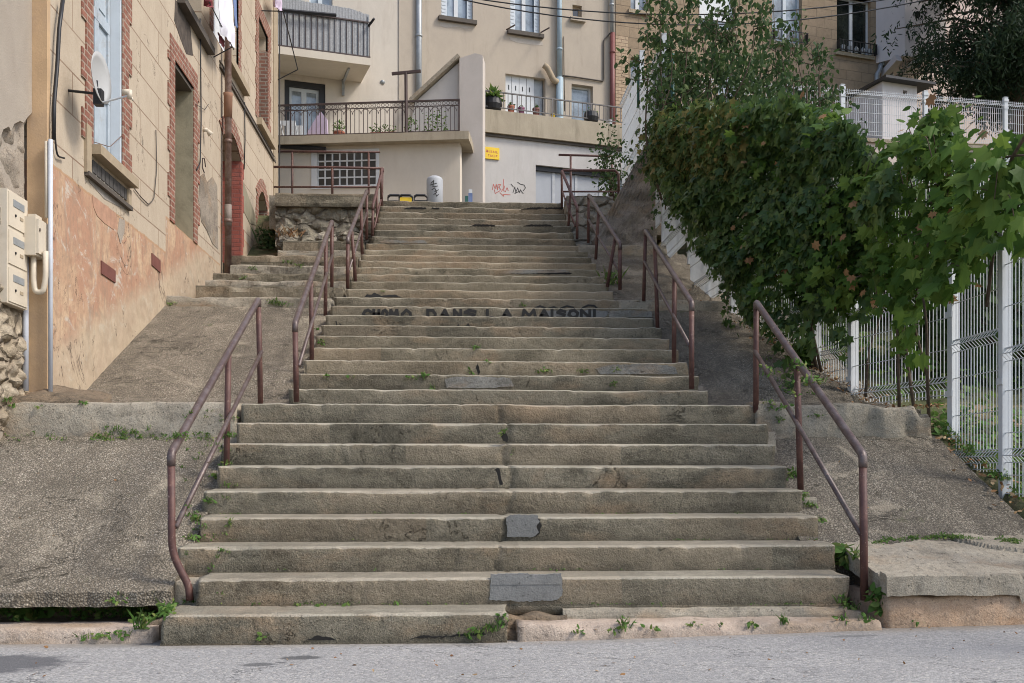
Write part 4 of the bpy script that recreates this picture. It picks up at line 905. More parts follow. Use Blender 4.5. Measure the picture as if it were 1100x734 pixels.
# laundry hanging from the upper window
def cloth(F, px, mat, label, out=.22, seed=0, amp=.04, nu=16, nv=20):
    """px: TL,TR,BR,BL"""
    q=[F.p(*F.uv(*p_),out) for p_ in px]; mb=MB(); vs=[]
    for j in range(nv+1):
        for i in range(nu+1):
            u,v=i/nu,j/nv; p_=(q[0]*(1-u)+q[1]*u)*(1-v)+(q[3]*(1-u)+q[2]*u)*v
            p_=p_+F.n*(amp*(.3+v)*(math.sin(u*17+seed+v*1.5)*.6+nz((u*4,v*3,seed)))); vs.append(p_)
    w1=nu+1; n=len(vs); vs+=[v-F.n*.004 for v in vs]
    fs=[(j*w1+i,j*w1+i+1,(j+1)*w1+i+1,(j+1)*w1+i) for j in range(nv) for i in range(nu)]; fs+=[tuple(n+k for k in f) for f in fs[:]]
    mb.add(vs,fs); return tag(mb.build('laundry', mat, None, True, fix=False), label, 'laundry', 'laundry at the upper window')
cloth(LH,[(195,-6),(206,-10),(207,8),(199,6)],M['redcloth'],'dark red cloth hanging leftmost at the upper window of the tan house',.25,1)
cloth(LH,[(211,-14),(226,-18),(231,52),(217,36)],M['whitecloth'],'large white cloth hanging under the upper window beside the brown drainpipe',.27,3)
cloth(LH,[(227,-10),(231,-10),(232,30),(229,26)],M['bluecloth'],'narrow blue cloth between the white laundry and the drainpipe',.30,5,.02,6)
cloth(LH,[(218,34),(226,44),(226,54),(219,44)],M['redcloth'],'small dark red cloth hanging below the large white laundry',.2,6,.02,6,8)
cloth(LH,[(281,-12),(291,-6),(290,12),(284,7)],M['lilac'],'lilac cloth hanging high at the farthest window of the tan house',.2,8,.04,8,8)
mb = MB(); mb.tube([LH.p(12.9,6.95,.26),LH.p(15.0,6.95,.26)],.008,6); mb.tube([LH.p(12.95,6.8,0),LH.p(12.95,6.95,.26)],.008,6); mb.tube([LH.p(14.9,6.8,0),LH.p(14.9,6.95,.26)],.008,6); mb.build('drying_rack', M['black'], house)
mb = MB(); mb.tube([LH.p(18.3,8.95,.05),LH.p(18.3,8.95,.42)],.01,6); mb.tube([LH.p(18.3,8.95,.42),LH.p(20,8.6,.42)],.01,6); mb.tube([LH.p(20,8.6,.42),LH.p(20,8.4,.05)],.01,6); mb.build('drying_rack', M['black'], house)

# ================================================================ buildings at the top
uA = (RT+FW*.347).normalized(); nA = Vector((uA.y,-uA.x,0))
FA = Fr(P(520,100,26.24), uA, nA)
uC = (RT-FW*.09).normalized(); nC = Vector((uC.y,-uC.x,0)); FC = Fr(P(400,180,20.8), uC, nC)
FB = Fr(P(519,180,22.0), uA, nA)
def pp(F,x,y,o=0): return F.p(*F.uv(x,y,o),o)
def ra(F,x0,x1,yt,yb): 
    a0,a1,z0,z1=F.rect(x0,x1,yt,yb); return (a0,a1,z0,z1)
mid = thing('beige_house', pp(FA,560,200), 'tall beige rendered house with blue grey windows behind the garage terrace', 'house')
lft = thing('peach_house', pp(FA,380,200), 'peach rendered house with balcony and iron railed terrace at the top left of the stairs', 'house')
def window(F, R, par, depth=.14, style='two', frame='white', glassm='glass', sillm='sillst', sil=True, shut=None, fw=.05):
    a0,a1,z0,z1=R; mb=MB()
    mb.fbox(F,a0,a0+fw,z0,z1,-depth-.06,-depth); mb.fbox(F,a1-fw,a1,z0,z1,-depth-.06,-depth); mb.fbox(F,a0+fw,a1-fw,z1-fw,z1,-depth-.06,-depth); mb.fbox(F,a0+fw,a1-fw,z0,z0+fw,-depth-.06,-depth)
    if style=='two': m_=(a0+a1)/2; mb.fbox(F,m_-.05,m_+.05,z0+fw,z1-fw,-depth-.06,-depth+.004)
    w_=mb.build('window', M[frame], par)
    mb=MB(); mb.fbox(F,a0+fw,a1-fw,z0+fw,z1-fw,-depth-.045,-depth-.03); mb.build('pane', M[glassm], w_)
    if sil: mb=MB(); mb.fbox(F,a0-.08,a1+.08,z0-.10,z0-.002,-depth,.10); mb.build('sill', M[sillm], w_)
    if shut:
        for s in shut:
            mb=MB(); mb.fbox(F,s[0],s[1],z0+.02,z1,-depth+.01,-depth+.05)
            for k in range(int((z1-z0)/.09)): mb.fbox(F,s[0]+.03,s[1]-.03,z0+.05+k*.09,z0+.10+k*.09,-depth+.0501,-depth+.058)
            mb.build('shutter', M['gblue'], w_)
    return w_
# facade A, beige part px 447..662
aL = FA.uv(447,50)[0]; aM = FA.uv(661,50)[0]; aR = FA.uv(953,50)[0]; a0L = FA.uv(240,50)[0]
w1 = ra(FA,474,508,-28,18); w2 = ra(FA,548,580,-28,33); w3 = ra(FA,615,625,5,19); w5 = ra(FA,543,586,79,140); w6 = ra(FA,614,637,90,140)
w5 = (w5[0],w5[1],8.3,w5[3]); w6=(w6[0],w6[1],8.9,w6[3])
TOPZ = 17.0
mb = MB(); mb.plate(FA, rectl(aL,aM,5.4,TOPZ), [rectl(*q) for q in (w1,w2,w3,w5,w6)], -.3, 0); mb.build('wall', M['beige'], mid)
mb = MB(); mb.fbox(FA,aL,aM,5.4,TOPZ,-8,-.31); mb.build('wall', M['beige'], mid)
mb = MB(); mb.fbox(FA,aL-.2,aM+.2,TOPZ,TOPZ+.3,-8.3,.4); mb.build('roof', M['terracotta'], mid)
for R in (w1,w2):
    wd = R[1]-R[0]
    window(FA,R,mid,.12,'two','white','glass','darksill',True,[(R[0]+.0,R[0]+wd*.20),(R[1]-wd*.16,R[1])])
window(FA,w3,mid,.10,'one','cream' if False else 'silltan','glassd','beige',True)
# white folding door on the terrace and small window
a0,a1,z0,z1=w5; mb=MB(); mb.fbox(FA,a0,a1-.28,z0,z1-.0,-.16,-.10); dd=mb.build('door', M['white'], mid)
mb=MB()
for k in range(4):
    c_=lerp(a0+.12,a1-.40,k/3.); mb.fbox(FA,c_-.012,c_+.012,z1-.36,z1-.24,-.099,-.094)
for k in range(1,4): c_=lerp(a0,a1-.28,k/4); mb.fbox(FA,c_-.004,c_+.004,z0,z1-.02,-.0995,-.097)
mb.build('slot', M['black'], dd)
mb=MB(); mb.fbox(FA,a1-.27,a1-.02,z0,z1,-.25,-.17); mb.build('door_side', M['gal'], dd)
window(FA,w6,mid,.16,'one','white','glass','silltan',False)
mb=MB(); mb.fbox(FA,w6[0],w6[1],w6[2],w6[2]+.6,-.15,-.12); mb.build('lower_panel', M['iron'], mid)
def vpipe(F,px,y0,y1,r,mat,par,o=.09,name='drainpipe'):
    mb=MB(); a_,_=F.uv(px,(y0+y1)/2); zt=F.uv(px,y0)[1]; zb=F.uv(px,y1)[1]; mb.tube([F.p(a_,zb,o),F.p(a_,zt,o)],r,10)
    z=zb+.7
    while z<zt: mb.tube([F.p(a_,z,o),F.p(a_,z+.05,o)],r*1.2,10); z+=2.0
    return mb.build(name, M[mat], par, True)
vpipe(FA,449,-60,160,.075,'gal',mid); vpipe(FA,599.5,-60,85,.065,'bluepipe',mid); vpipe(FA,599.8,85,160,.095,'bluepipe',mid)
vpipe(FA,655.5,-60,37,.055,'gal',mid); vpipe(FA,656.5,37,170,.065,'redpipe',mid)
mb=MB(); mb.tube(bez([pp(FA,584,70,.12),pp(FA,588,73,.14),pp(FA,595,87,.14),pp(FA,599,88,.10)],.1),.075,10); mb.build('flue', M['silltan'], mid, True)
for pts in ([(604,82),(615,83),(648,88),(648,44),(655,36)],[(447,35),(520,60)],[(535,72),(560,65),(651,50)]):
    if len(pts)>3: cable(FA,pts,.02,'darksill','cable',mid,.03)
cable(FA,[(605,40),(606,120)],.012,'darksill','cable',mid,.03)
for q in ((546,28),(583,31)):        # drying rods on the sill
    mb=MB(); mb.tube([pp(FA,q[0]-2,q[1]+4,.08),pp(FA,q[0]+7,q[1]-1,.55)],.018,6); mb.build('rod', M['iron'], mid)
bareM = plain('pale_wash',(.50,.45,.39),.9,0,.1,9,.4)
for px in ([(473,24),(509,27),(509,30),(500,31),(492,29),(480,30),(473,28)],[(547,40),(583,45),(583,49),(570,48),(556,46),(548,43)]):
    mb=MB(); mb.plate(FA,[FA.uv(*p_) for p_ in px],[],-.02,.004); mb.build('bare_render', bareM, mid)
# peach part px 240..447
d1 = ra(FA,311,343,92,140); d1=(d1[0],d1[1],7.66,d1[3]); dk = (d1[0]-.12,d1[1]+.14,7.66,d1[3]+.13)
ub = ra(FA,332,357,-30,40)
mb = MB(); mb.plate(FA, rectl(a0L,aL-.002,5.4,TOPZ), [rectl(*dk),rectl(*ub)], -.3, .03); mb.build('wall', M['peach'], lft)
mb = MB(); mb.fbox(FA,a0L,aL-.01,5.4,TOPZ-.05,-8,-.31); mb.build('wall', M['peach'], lft)
mb = MB(); mb.fbox(FA,a0L-.2,aL-.21,TOPZ,TOPZ+.3,-8.3,.4); mb.build('roof', M['terracotta'], lft)
a_s = FA.uv(428,50)[0]; mb = MB(); mb.fbox(FA,a_s,aL-.004,5.4,TOPZ-.02,.031,.055); mb.build('wall_strip', M['beige'], lft)
# black framed balcony door
mb = MB(); mb.fbox(FA,dk[0],d1[0],7.66,dk[3],-.22,-.02); mb.fbox(FA,d1[1],dk[1],7.66,dk[3],-.22,-.02); mb.fbox(FA,d1[0],d1[1],d1[3],dk[3],-.22,-.02); df = mb.build('door', M['black'], lft)
wdt = d1[1]-d1[0]
for k in range(2):
    p=d1[0]+wdt*k/2; q=p+wdt/2; mb=MB(); mb.fbox(FA,p,p+.06,7.66,d1[3],-.16,-.10); mb.fbox(FA,q-.06,q,7.66,d1[3],-.16,-.10); mb.fbox(FA,p+.06,q-.06,d1[3]-.08,d1[3],-.16,-.10); mb.fbox(FA,p+.06,q-.06,7.66,7.9,-.16,-.10); mb.build('door_leaf', M['gblue'], df)
    mb=MB(); mb.fbox(FA,p+.06,q-.06,7.9,d1[3]-.08,-.14,-.12); mb.build('pane', M['glass'], df)
window(FA,ub,lft,.1,'two','gblue','glass',sil=False)
mb=MB(); mb.tube([pp(FA,411,88.5,.0),pp(FA,411,88.5,.06)],.055,12); mb.build('vent', M['gal'], lft, True)
# balcony with grey screen
BO=1.15; FAb=Fr(FA.p(0,0,BO)+Vector((0,0,0)),uA,nA)
a0,zc=FAb.uv(296,48); a1,_=FAb.uv(398,60); _,zt=FAb.uv(303,46); zs=FAb.uv(303,50)[1]; thk=.17
mb=MB(); mb.fbox(FAb,a0,a1,zs-thk,zs,-BO-.0+.031,0); bal=mb.build('balcony', M['cream'], lft)
ztop=FAb.uv(303,14)[1]; mb=MB()
rr=random.Random(3); n=62
for k in range(n):
    p=lerp(a0,a1-.02,k/n); q=lerp(a0,a1-.02,(k+1)/n); h=zs+.98+.02*rr.random()+(.10*min(1,(a1-p)*2) if k>20 else .10+.12*(20-k)/20); mb.fbox(FAb,p+.002,q-.002,zs+.03,h,-.06-.02*(k%2)*rr.random(),-.03)
mb.build('screen', M['reed'], bal)
mb=MB()
for k in range(26): p=lerp(0,BO-.1,k/26); mb.fbox(FAb,a1-.05,a1-.03,zs+.03,zs+.97,-p-.04,-p)
mb.build('screen', M['reed'], bal)
mb=MB(); mb.fbox(FAb,a0,a1,zs+.005,zs+.035,-.028,.0); mb.fbox(FAb,a0,a1,zs+.80,zs+.83,-.028,.0)
for k in range(17): p=lerp(a0,a1-.02,k/16); mb.fbox(FAb,p,p+.012,zs+.035,zs+.80,-.026,-.008)
mb.build('railing', M['iron'], bal)
mb=MB(); mb.tube([pp(FAb,270,8,.1),pp(FAb,361,16.5,.1)],.04,6); mb.build('awning_bar', M['black'], bal)
mb=MB(); mb.tube([pp(FAb,396,28,.0),pp(FAb,402,20,.2)],.03,6); mb.build('hook', M['black'], bal)
mb=MB(); q=FA.uv(368,104)[0]; mb.bar(FA.p(q,FA.uv(368,104)[1],.08),FA.p(q,zs-thk,.08),.06); mb.bar(FA.p(q,FA.uv(368,90)[1],.08),FA.p(q,zs-thk+.0,.85),.05); mb.build('bracket', M['gal'], bal)
# terrace block C
cl,cr = FC.uv(240,180)[0], FC.uv(494,180)[0]; TZ = FC.uv(400,147.5)[1]
gb = ra(FC,341,404,164.5,200)
mb=MB(); mb.plate(FC, rectl(cl,cr,5.4,TZ-.16), [rectl(*gb)], -.3, 0); mb.build('terrace_wall', M['cream'], lft)
q = [FC.p(cl,0,.22),FC.p(FC.uv(505,150)[0],0,.22)]; bq=[FC.p(FC.uv(505,150)[0],0,-.2),FC.p(FC.uv(505,150)[0]-.2,0,-6),FC.p(cl,0,-4.2)]
mb=MB(); ring=q+[bq[0],FC.p(cr,0,-5.0),bq[2]]; n=len(ring); mb.add([Vector((v.x,v.y,TZ-.16)) for v in ring]+[Vector((v.x,v.y,TZ)) for v in ring],[tuple(range(n))[::-1],tuple(range(n,2*n))]+[(k,(k+1)%n,n+(k+1)%n,n+k) for k in range(n)])
ter=mb.build('terrace_slab', M['parapet'], lft)
# glass block window
mb=MB(); a0,a1,z0,z1=gb; mb.fbox(FC,a0-.12,a0,z0-.06,z1+.05,-.05,.02); mb.fbox(FC,a1,a1+.06,z0-.06,z1+.05,-.05,.02); mb.fbox(FC,a0,a1,z1,z1+.05,-.05,.02); mb.fbox(FC,a0,a1,z0-.06,z0,-.05,.02)
nc,nr=8,4
for k in range(nc+1): p=lerp(a0,a1,k/nc); mb.fbox(FC,max(a0,p-.014),min(a1,p+.014),z0,z1,-.10,-.02)
for k in range(nr+1):
    p=lerp(z0,z1,k/nr)
    for j in range(nc): mb.fbox(FC,lerp(a0,a1,j/nc)+.014,lerp(a0,a1,(j+1)/nc)-.014,max(z0,p-.014),min(z1,p+.014),-.10,-.022)
gw=mb.build('window', M['white'], lft)
mb=MB()
for j in range(nc):
    for k in range(nr):
        mb.fbox(FC,lerp(a0,a1,j/nc)+.0145,lerp(a0,a1,(j+1)/nc)-.0145,lerp(z0,z1,k/nr)+.0145,lerp(z0,z1,(k+1)/nr)-.0145,-.10,-.04)
mb.build('glass_blocks', M['gblock'], gw)
mb=MB(); mb.tube([pp(FC,262,154,.12),pp(FC,350,160.5,.12)],.05,6); mb.build('awning_bar', M['black'], lft)
# wrought iron terrace railing
ra0,ra1=FC.uv(255,130)[0],FC.uv(494,130)[0]; H=.66; mb=MB()
mb.fbox(FC,ra0,ra1,TZ+.03,TZ+.05,.10,.12); mb.fbox(FC,ra0,ra1,TZ+H-.03,TZ+H,.09,.13); mb.fbox(FC,ra0,ra1,TZ+H-.13,TZ+H-.115,.10,.12)
rlp=mb.build('railing', M['iron'], lft)
mb=MB(); nb=52
for k in range(nb+1):
    p=lerp(ra0,ra1,k/nb); mb.fbox(FC,p-.006,p+.006,TZ+.05,TZ+H-.13,.104,.116)
    if k<nb:
        c_=p+(ra1-ra0)/nb/2; R1=(ra1-ra0)/nb
        pts=[FC.p(c_+R1*math.cos(t_),TZ+H-.24+R1*1.1*math.sin(t_),.118) for t_ in [math.pi*j/6 for j in range(7)]]
        if k%2==0: mb.tube(pts,.006,4,False)
        pts=[FC.p(c_+.032*math.cos(t_),TZ+H-.072+.032*math.sin(t_),.11) for t_ in [2*math.pi*j/8 for j in range(9)]]; mb.tube(pts,.005,4,False)
for k in (0,13,26,39,52): p=lerp(ra0,ra1,k/nb); mb.fbox(FC,p-.014,p+.014,TZ,TZ+H,.096,.124)
o=mb.build('bars', M['iron'], rlp)
tp=thing('clothes_post', pp(FC,436,143,.16), 'dark T shaped metal clothes post standing at the terrace railing', 'post')
mb=MB(); b0=pp(FC,436.5,143,.16); mb.tube([b0,pp(FC,436,78,.16)],.032,8); mb.build('pole', M['iron'], tp)
mb=MB(); mb.bar(pp(FC,421,79.5,.16),pp(FC,452,76.5,.16),.05); mb.build('crossbar', M['iron'], tp)
# pillar and sloping fin wall
FP=Fr(P(505,180,21.3),uC,nC)
fin=thing('fin_wall', pp(FP,505,217), 'tall grey rendered pillar wall with a sloping top between the two terraces', 'wall')
mb=MB(); a0=FP.uv(493.5,100)[0]; a1=FP.uv(518.5,100)[0]; zt=FP.uv(505,59)[1]
mb.plate(FP,[(a0,5.3),(a1,5.3),(a1,zt-.02),(a1-.15,zt+.03),(a0,zt-.06)],[],-.45,.0); mb.build('pillar', M['finwall'], fin)
mb=MB(); mb.plate(FP,[FP.uv(437,146),FP.uv(493.4,146),FP.uv(493.4,64),FP.uv(445,108)],[],-.40,-.10); mb.build('sloping_wall', M['greyr'], fin)
A_=FP.uv(493,60); B_=FP.uv(441,108); mb=MB(); mb.bar(FP.p(A_[0],A_[1],-.2),FP.p(B_[0],B_[1],-.2),.5,.075); mb.build('coping', M['slab'], fin)
mb=MB(); mb.plate(FP,[FP.uv(421,146),FP.uv(440,146),FP.uv(444,106),FP.uv(427,105),FP.uv(421,108)],[],-.45,-.12); mb.build('low_wall', M['peach'], fin)
# garage block B
bl,brr=FB.uv(515,180)[0],FB.uv(672,180)[0]; g=ra(FB,575.5,672,177,230); g=(g[0],brr-.05,5.5,g[3])
PTOP=FB.uv(519,118.5)[1]; PBOT=FB.uv(519,143)[1]
mb=MB(); mb.plate(FB,[(bl,5.4),(g[0],5.4),(g[0],g[3]),(brr,g[3]),(brr,PBOT),(bl,PBOT)],[],-.3,0); gar=thing('garage', pp(FB,590,217), 'grey rendered garage wall with grey sectional door under a concrete terrace parapet', 'garage'); mb.build('wall', M['greyr'], gar)
mb=MB(); mb.fbox(FB,bl,brr,PBOT,PTOP,-3.9,.10); mb.build('parapet', M['parapet'], gar)
mb=MB(); mb.fbox(FB,bl,brr,PBOT-.06,PBOT-.002,-.2,.045); mb.build('drip_edge', M['darksill'], gar)
mb=MB(); mb.fbox(FB,g[0],brr,5.4,g[3],-.20,-.12); gd=mb.build('door', M['garage'], gar)
mb=MB()
for x in (596.5,621,647): p=FB.uv(x,200)[0]; mb.fbox(FB,p-.03,p+.03,5.4,g[3]-.03,-.119,-.105)
mb.build('door_frame', plain('garage_light',(.50,.52,.54),.5), gd)
mb=MB(); mb.fbox(FB,g[0],brr,g[3]-.10,g[3]-.002,-.11,-.06); mb.build('lintel_and_shade', M['black'], gar)  # black strip painted for the shadow along the top of the garage door
mb=MB(); mb.fbox(FB,bl,brr,PTOP+.08,PTOP+.10,.0,.02); mb.fbox(FB,bl,brr,PTOP+.40,PTOP+.425,-.005,.025)
for k in range(34): p=lerp(bl+.03,brr-.03,k/33); mb.fbox(FB,p-.006,p+.006,PTOP+.10,PTOP+.40,.004,.016)
for k in (0,8,16,25,33): p=lerp(bl+.03,brr-.03,k/33); mb.fbox(FB,p-.012,p+.012,PTOP,PTOP+.40,.0165,.028)
mb.build('railing', M['iron2'], gar)
sg=thing('wall_sign', pp(FB,528,172,.03), 'yellow rectangular sign with two lines of red lettering on the garage wall', 'sign')
mb=MB(); s4=ra(FB,519.8,536,158,170.5); mb.fbox(FB,s4[0],s4[1],s4[2],s4[3],.0,.03); mb.build('board', M['yellow'], sg)
def strokes(F,lst,wd,mat,name,par,o):
    mb=MB(); 
    for s_ in lst: stroke(mb,F,s_,wd,o)
    return mb.build(name, M[mat], par, fix=False)
txt=[]
for row,(yy,xs_) in enumerate([(163.0,[523,525,527,529,531,533]),(167.2,[524,526.2,528.3,530.4,532.5])]):
    for k,x in enumerate(xs_):
        h=1.0; y0=yy+ (x-521)*.10
        L={0:[[(x,y0+h),(x,y0-h),(x+1.2,y0-h*.4),(x,y0)]],1:[[(x,y0+h),(x,y0-h)],[(x+1,y0-h),(x+1,y0+h)]],2:[[(x,y0-h),(x+1.1,y0-h)],[(x+.5,y0-h),(x+.5,y0+h)]],3:[[(x,y0+h),(x+.6,y0-h),(x+1.2,y0+h)]],4:[[(x+1,y0-h),(x,y0),(x+1,y0+h)]],5:[[(x,y0-h),(x,y0+h),(x+1.1,y0+h)]]}[(k+row*2)%6]
        txt+=L
txt.insert(0,[(521.5,164),(522.6,161.2),(523.8,163.6),(521.8,163.2)])
strokes(FB,txt,.010,'redink','lettering',sg,.0308)
strokes(FB,[[(529,204),(530,198),(532,203),(533,198),(534.5,204),(535,198.5),(538,198.5),(536,201),(538,204)],[(541,193),(540.5,203),(538.5,206)],[(542,200),(541,205),(543,206),(544.5,202)],[(531,204),(532,208),(537,205)],[(537,207),(541,211),(541,209),(548,209.5)],[(546,205),(545,202)]],.013,'redink','spray_mark',gar,.003)
strokes(FB,[[(549,198),(551.5,201)],[(551,207),(553,201),(554,206)],[(554,207),(556,202),(558,207),(559,204),(561,207),(562,208)],[(556,196),(559,198),(563,199),(564.5,202),(562,205)],[(553,208),(557,206)]],.015,'ink','spray_mark',gar,.003)
# objects on the top landing
bo=thing('concrete_bollard', P(467,245,20), 'grey round concrete bollard with a black spray tag on the top landing', 'bollard')
cc=P(467,217,20); cc.z=5.605; mb=MB(); mb.lathe(cc,[(.155,0),(.155,.96),(.14,1.0),(.09,1.03),(.02,1.035)],24); mb.build('body', plain('bollard_grey',(.40,.42,.44),.6,0,.08), bo, True)
Fb=Fr(cc+Vector((0,-.162,0)),RT,-FW); strokes(Fb,[[(463,197),(466,194),(465,201)],[(462,199),(469,197)],[(465,201),(470,200)],[(464,204),(467,202),(469,207),(466,209)],[(467,206),(471,204)],[(468,208),(469,211),(471,209)]],.014,'ink','spray_mark',bo,0.002)
def chair(px, D, label, yl):
    c=P(px,217,D); c.z=5.605; t=thing('folding_chair', c, label, 'chair','black chairs on the top landing')
    mb=MB(); 
    zt=P(px,210,D).z
    for s in (-.12,.12):
        mb.tube([c+Vector((s,0,0)),Vector((c.x+s,c.y+.0,zt-.03)),],.014,6)
        mb.tube([c+Vector((s*1.6,.3,0)),Vector((c.x+s,c.y+.0,zt-.12))],.014,6)
    mb.tube([Vector((c.x-.12,c.y,zt-.03)),Vector((c.x-.08,c.y,zt)),Vector((c.x+.08,c.y,zt)),Vector((c.x+.12,c.y,zt-.03))],.024,6); mb.build('frame', M['black'], t)
    mb=MB(); mb.box(c.x-.13,c.x+.13,c.y-.006,c.y+.006,zt-.30,zt-.035 if yl else zt-.09); mb.build('backrest', M['yellow'] if yl else M['black'], t)
    mb=MB(); mb.box(c.x-.13,c.x+.13,c.y-.25,c.y+.02,zt-.34,zt-.31); mb.build('seat', M['black'], t)
chair(424,18.9,'black folding chair leftmost beside the bollard, only its back showing',False)
chair(436,18.9,'black folding chair with a yellow back panel between the other two',True)
chair(452,19.6,'low black chair next to the grey bollard',False)
mb=MB(); c=P(505.5,217,19.5); c.z=5.605; mb.box(c.x-.04,c.x+.035,c.y-.03,c.y+.03,5.60,P(505,208,19.5).z); zz=P(505,208,19.5).z
wpst=thing('marker_post', c, 'short blue grey post with white cap at the right of the top landing', 'post'); mb.build('body', M['bluecloth'], wpst)
mb=MB(); mb.box(c.x-.035,c.x+.03,c.y-.028,c.y+.028,zz+.002,zz+.07); mb.build('cap', M['white'], wpst)
mb=MB(); c2=P(501.8,217,19.5); c2.z=5.605; mb.box(c2.x-.04,c2.x+.02,c2.y-.03,c2.y+.03,0+5.605,P(505,211,19.5).z); mb.build('side_box', M['greenpost'], wpst)
# pots
def foliage_ball(mb, c, rx, rz, n, ls, rnd, spiky=False):
    for _ in range(n):
        d=Vector((rnd.gauss(0,1),rnd.gauss(0,1),abs(rnd.gauss(0,1)))).normalized()
        if spiky:
            L=rz*rnd.uniform(.6,1.1); t=c+Vector((d.x*rx,d.y*rx,d.z*L)); s=Vector((-d.y,d.x,0)).normalized()*ls*.3; m_=(c+t)/2+UP*L*.15
            mb.add([c-s,c+s,m_+s,t,m_-s],[(0,1,2,3,4)])
        else:
            r=rnd.uniform(.3,1)**.6; p=c+Vector((d.x*rx*r,d.y*rx*r,d.z*rz*r)); leaf1(mb,p,d,ls*rnd.uniform(.6,1.2),rnd)
def leaf1(mb,p,d,s,rnd):
    """small pointed leaf of six points, folded along its middle"""
    u=Vector((rnd.gauss(0,1),rnd.gauss(0,1),rnd.gauss(0,.6))).normalized(); nn=(d+Vector((rnd.gauss(0,.5),rnd.gauss(0,.5),rnd.gauss(0,.5)))).normalized()
    u=(u-nn*u.dot(nn)).normalized(); v=nn.cross(u); f=nn*s*.12
    b=mb.add([p,p+u*s*.35+v*s*.32+f,p+u*s*.75+v*s*.24+f,p+u*s,p+u*s*.75-v*s*.24+f,p+u*s*.35-v*s*.32+f],[(0,1,2,3),(0,3,4,5)])
def pot(F, px, py, w_, h_, mat, label, leafm='weed', n=60, o=.05, rx=.14, rz=.22, spiky=False, zbase=None, round_=False, ls=.05, group='flower pots on the terraces'):
    c=pp(F,px,py,o); 
    if zbase is not None: c.z=zbase
    t=thing('potted_plant', c, label, 'plant pot', group); mb=MB()
    if round_: mb.lathe(c,[(w_*.25,0),(w_*.42,h_*.2),(w_*.5,h_*.55),(w_*.45,h_*.9),(w_*.40,h_),(w_*.36,h_*.97)],16)
    else: mb.lathe(c,[(w_*.36,0),(w_*.46,h_*.8),(w_*.5,h_*.82),(w_*.5,h_),(w_*.44,h_*.98)],14)
    mb.build('pot', M[mat], t, False)
    if n: mb=MB(); rnd=random.Random(int(px*7)); foliage_ball(mb,c+UP*h_*.95,rx,rz,n,ls,rnd,spiky); mb.build('leaves', M[leafm], t, fix=False)
rlz=PTOP+.0
pot(FB,529,116,.42,.30,'black','big round black pot with a spreading fern at the left end of the parapet','weed',46,-.10,.32,.34,True,rlz,True,.10)
pot(FB,549,117,.16,.18,'terracotta','red clay pot next to the fern on the parapet','weed',24,-.06,.08,.10,False,rlz)
pot(FB,560,118,.15,.17,'purplepot','pale purple pot between two red pots on the parapet','weed',10,-.06,.06,.08,False,rlz)
pot(FB,576,119,.17,.19,'tile_r','dark red pot before the white terrace door','weed',16,-.06,.07,.14,True,rlz)
pot(FB,594,122,.09,.12,'yellow','tiny yellow pot beside the blue drainpipe','weed',0,-.06,zbase=rlz)
pot(FB,635,127,.34,.26,'black','round black pot near the red pipe on the parapet','weed',20,-.08,.15,.12,False,rlz,True)
pot(FB,655,128,.12,.12,'white','small white pot at the foot of the red pipe','weed',0,-.04,zbase=rlz)
pot(FC,364,143,.24,.17,'terracotta','clay pot with bushy herbs left of the clothes post','weed',90,-.15,.16,.30,False,TZ,False,.05)
def trough(px0,px1,label,h=.13,n=120,hh=.3):
    a0=FC.uv(px0,140)[0];a1=FC.uv(px1,140)[0]; c=FC.p((a0+a1)/2,TZ,-.15); t=thing('flower_trough', c, label,'plant pot','flower pots on the terraces')
    mb=MB(); mb.fbox(FC,a0,a1,TZ,TZ+h,-.24,-.06); mb.build('trough', M['terracotta'], t)
    mb=MB(); rnd=random.Random(int(px0)); 
    for k in range(n):
        p=FC.p(rnd.uniform(a0,a1),TZ+h+hh*rnd.random()**1.3,-.15+rnd.uniform(-.08,.08)); leaf1(mb,p,UP,rnd.uniform(.03,.07),rnd)
    mb.build('leaves', M['weed'], t, fix=False)
trough(397,424,'clay trough with low green plants left of the clothes post',.12,110,.16)
trough(454,478,'clay trough with a loose grey green bush right of the clothes post',.10,170,.42)
pot(FC,442,143,.2,.12,'darksill','dark pot with tall loose plant right beside the clothes post','weed',90,-.15,.15,.40,False,TZ,False,.05)
mb=MB(); q=[pp(FC,329,144,-.6),pp(FC,352,144,-.6),pp(FC,351,128,-.6),pp(FC,344,119,-.6)]; q2=[v-FC.n*.06 for v in q]; mb.hexa([q[0],q[1],q2[1],q2[0],q[3],q[2],q2[2],q2[3]])
tag(mb.build('folded_parasol', M['lilac']), 'lilac cloth tent shape leaning before the black framed terrace door', 'cloth')
mb=MB(); c=pp(FC,307,143,-.5); c.z=TZ
for s in (0,.3): mb.tube([c+RT*s,c+RT*(s-.12)+UP*.55],.014,6)
mb.bar(c+RT*-.1+UP*.5,c+RT*.2+UP*.5,.02,.10); mb.bar(c+UP*.3,c+RT*.34+UP*.3,.02,.3)
tag(mb.build('garden_chair', M['white']), 'white garden chair on the left terrace beside the house corner', 'chair')
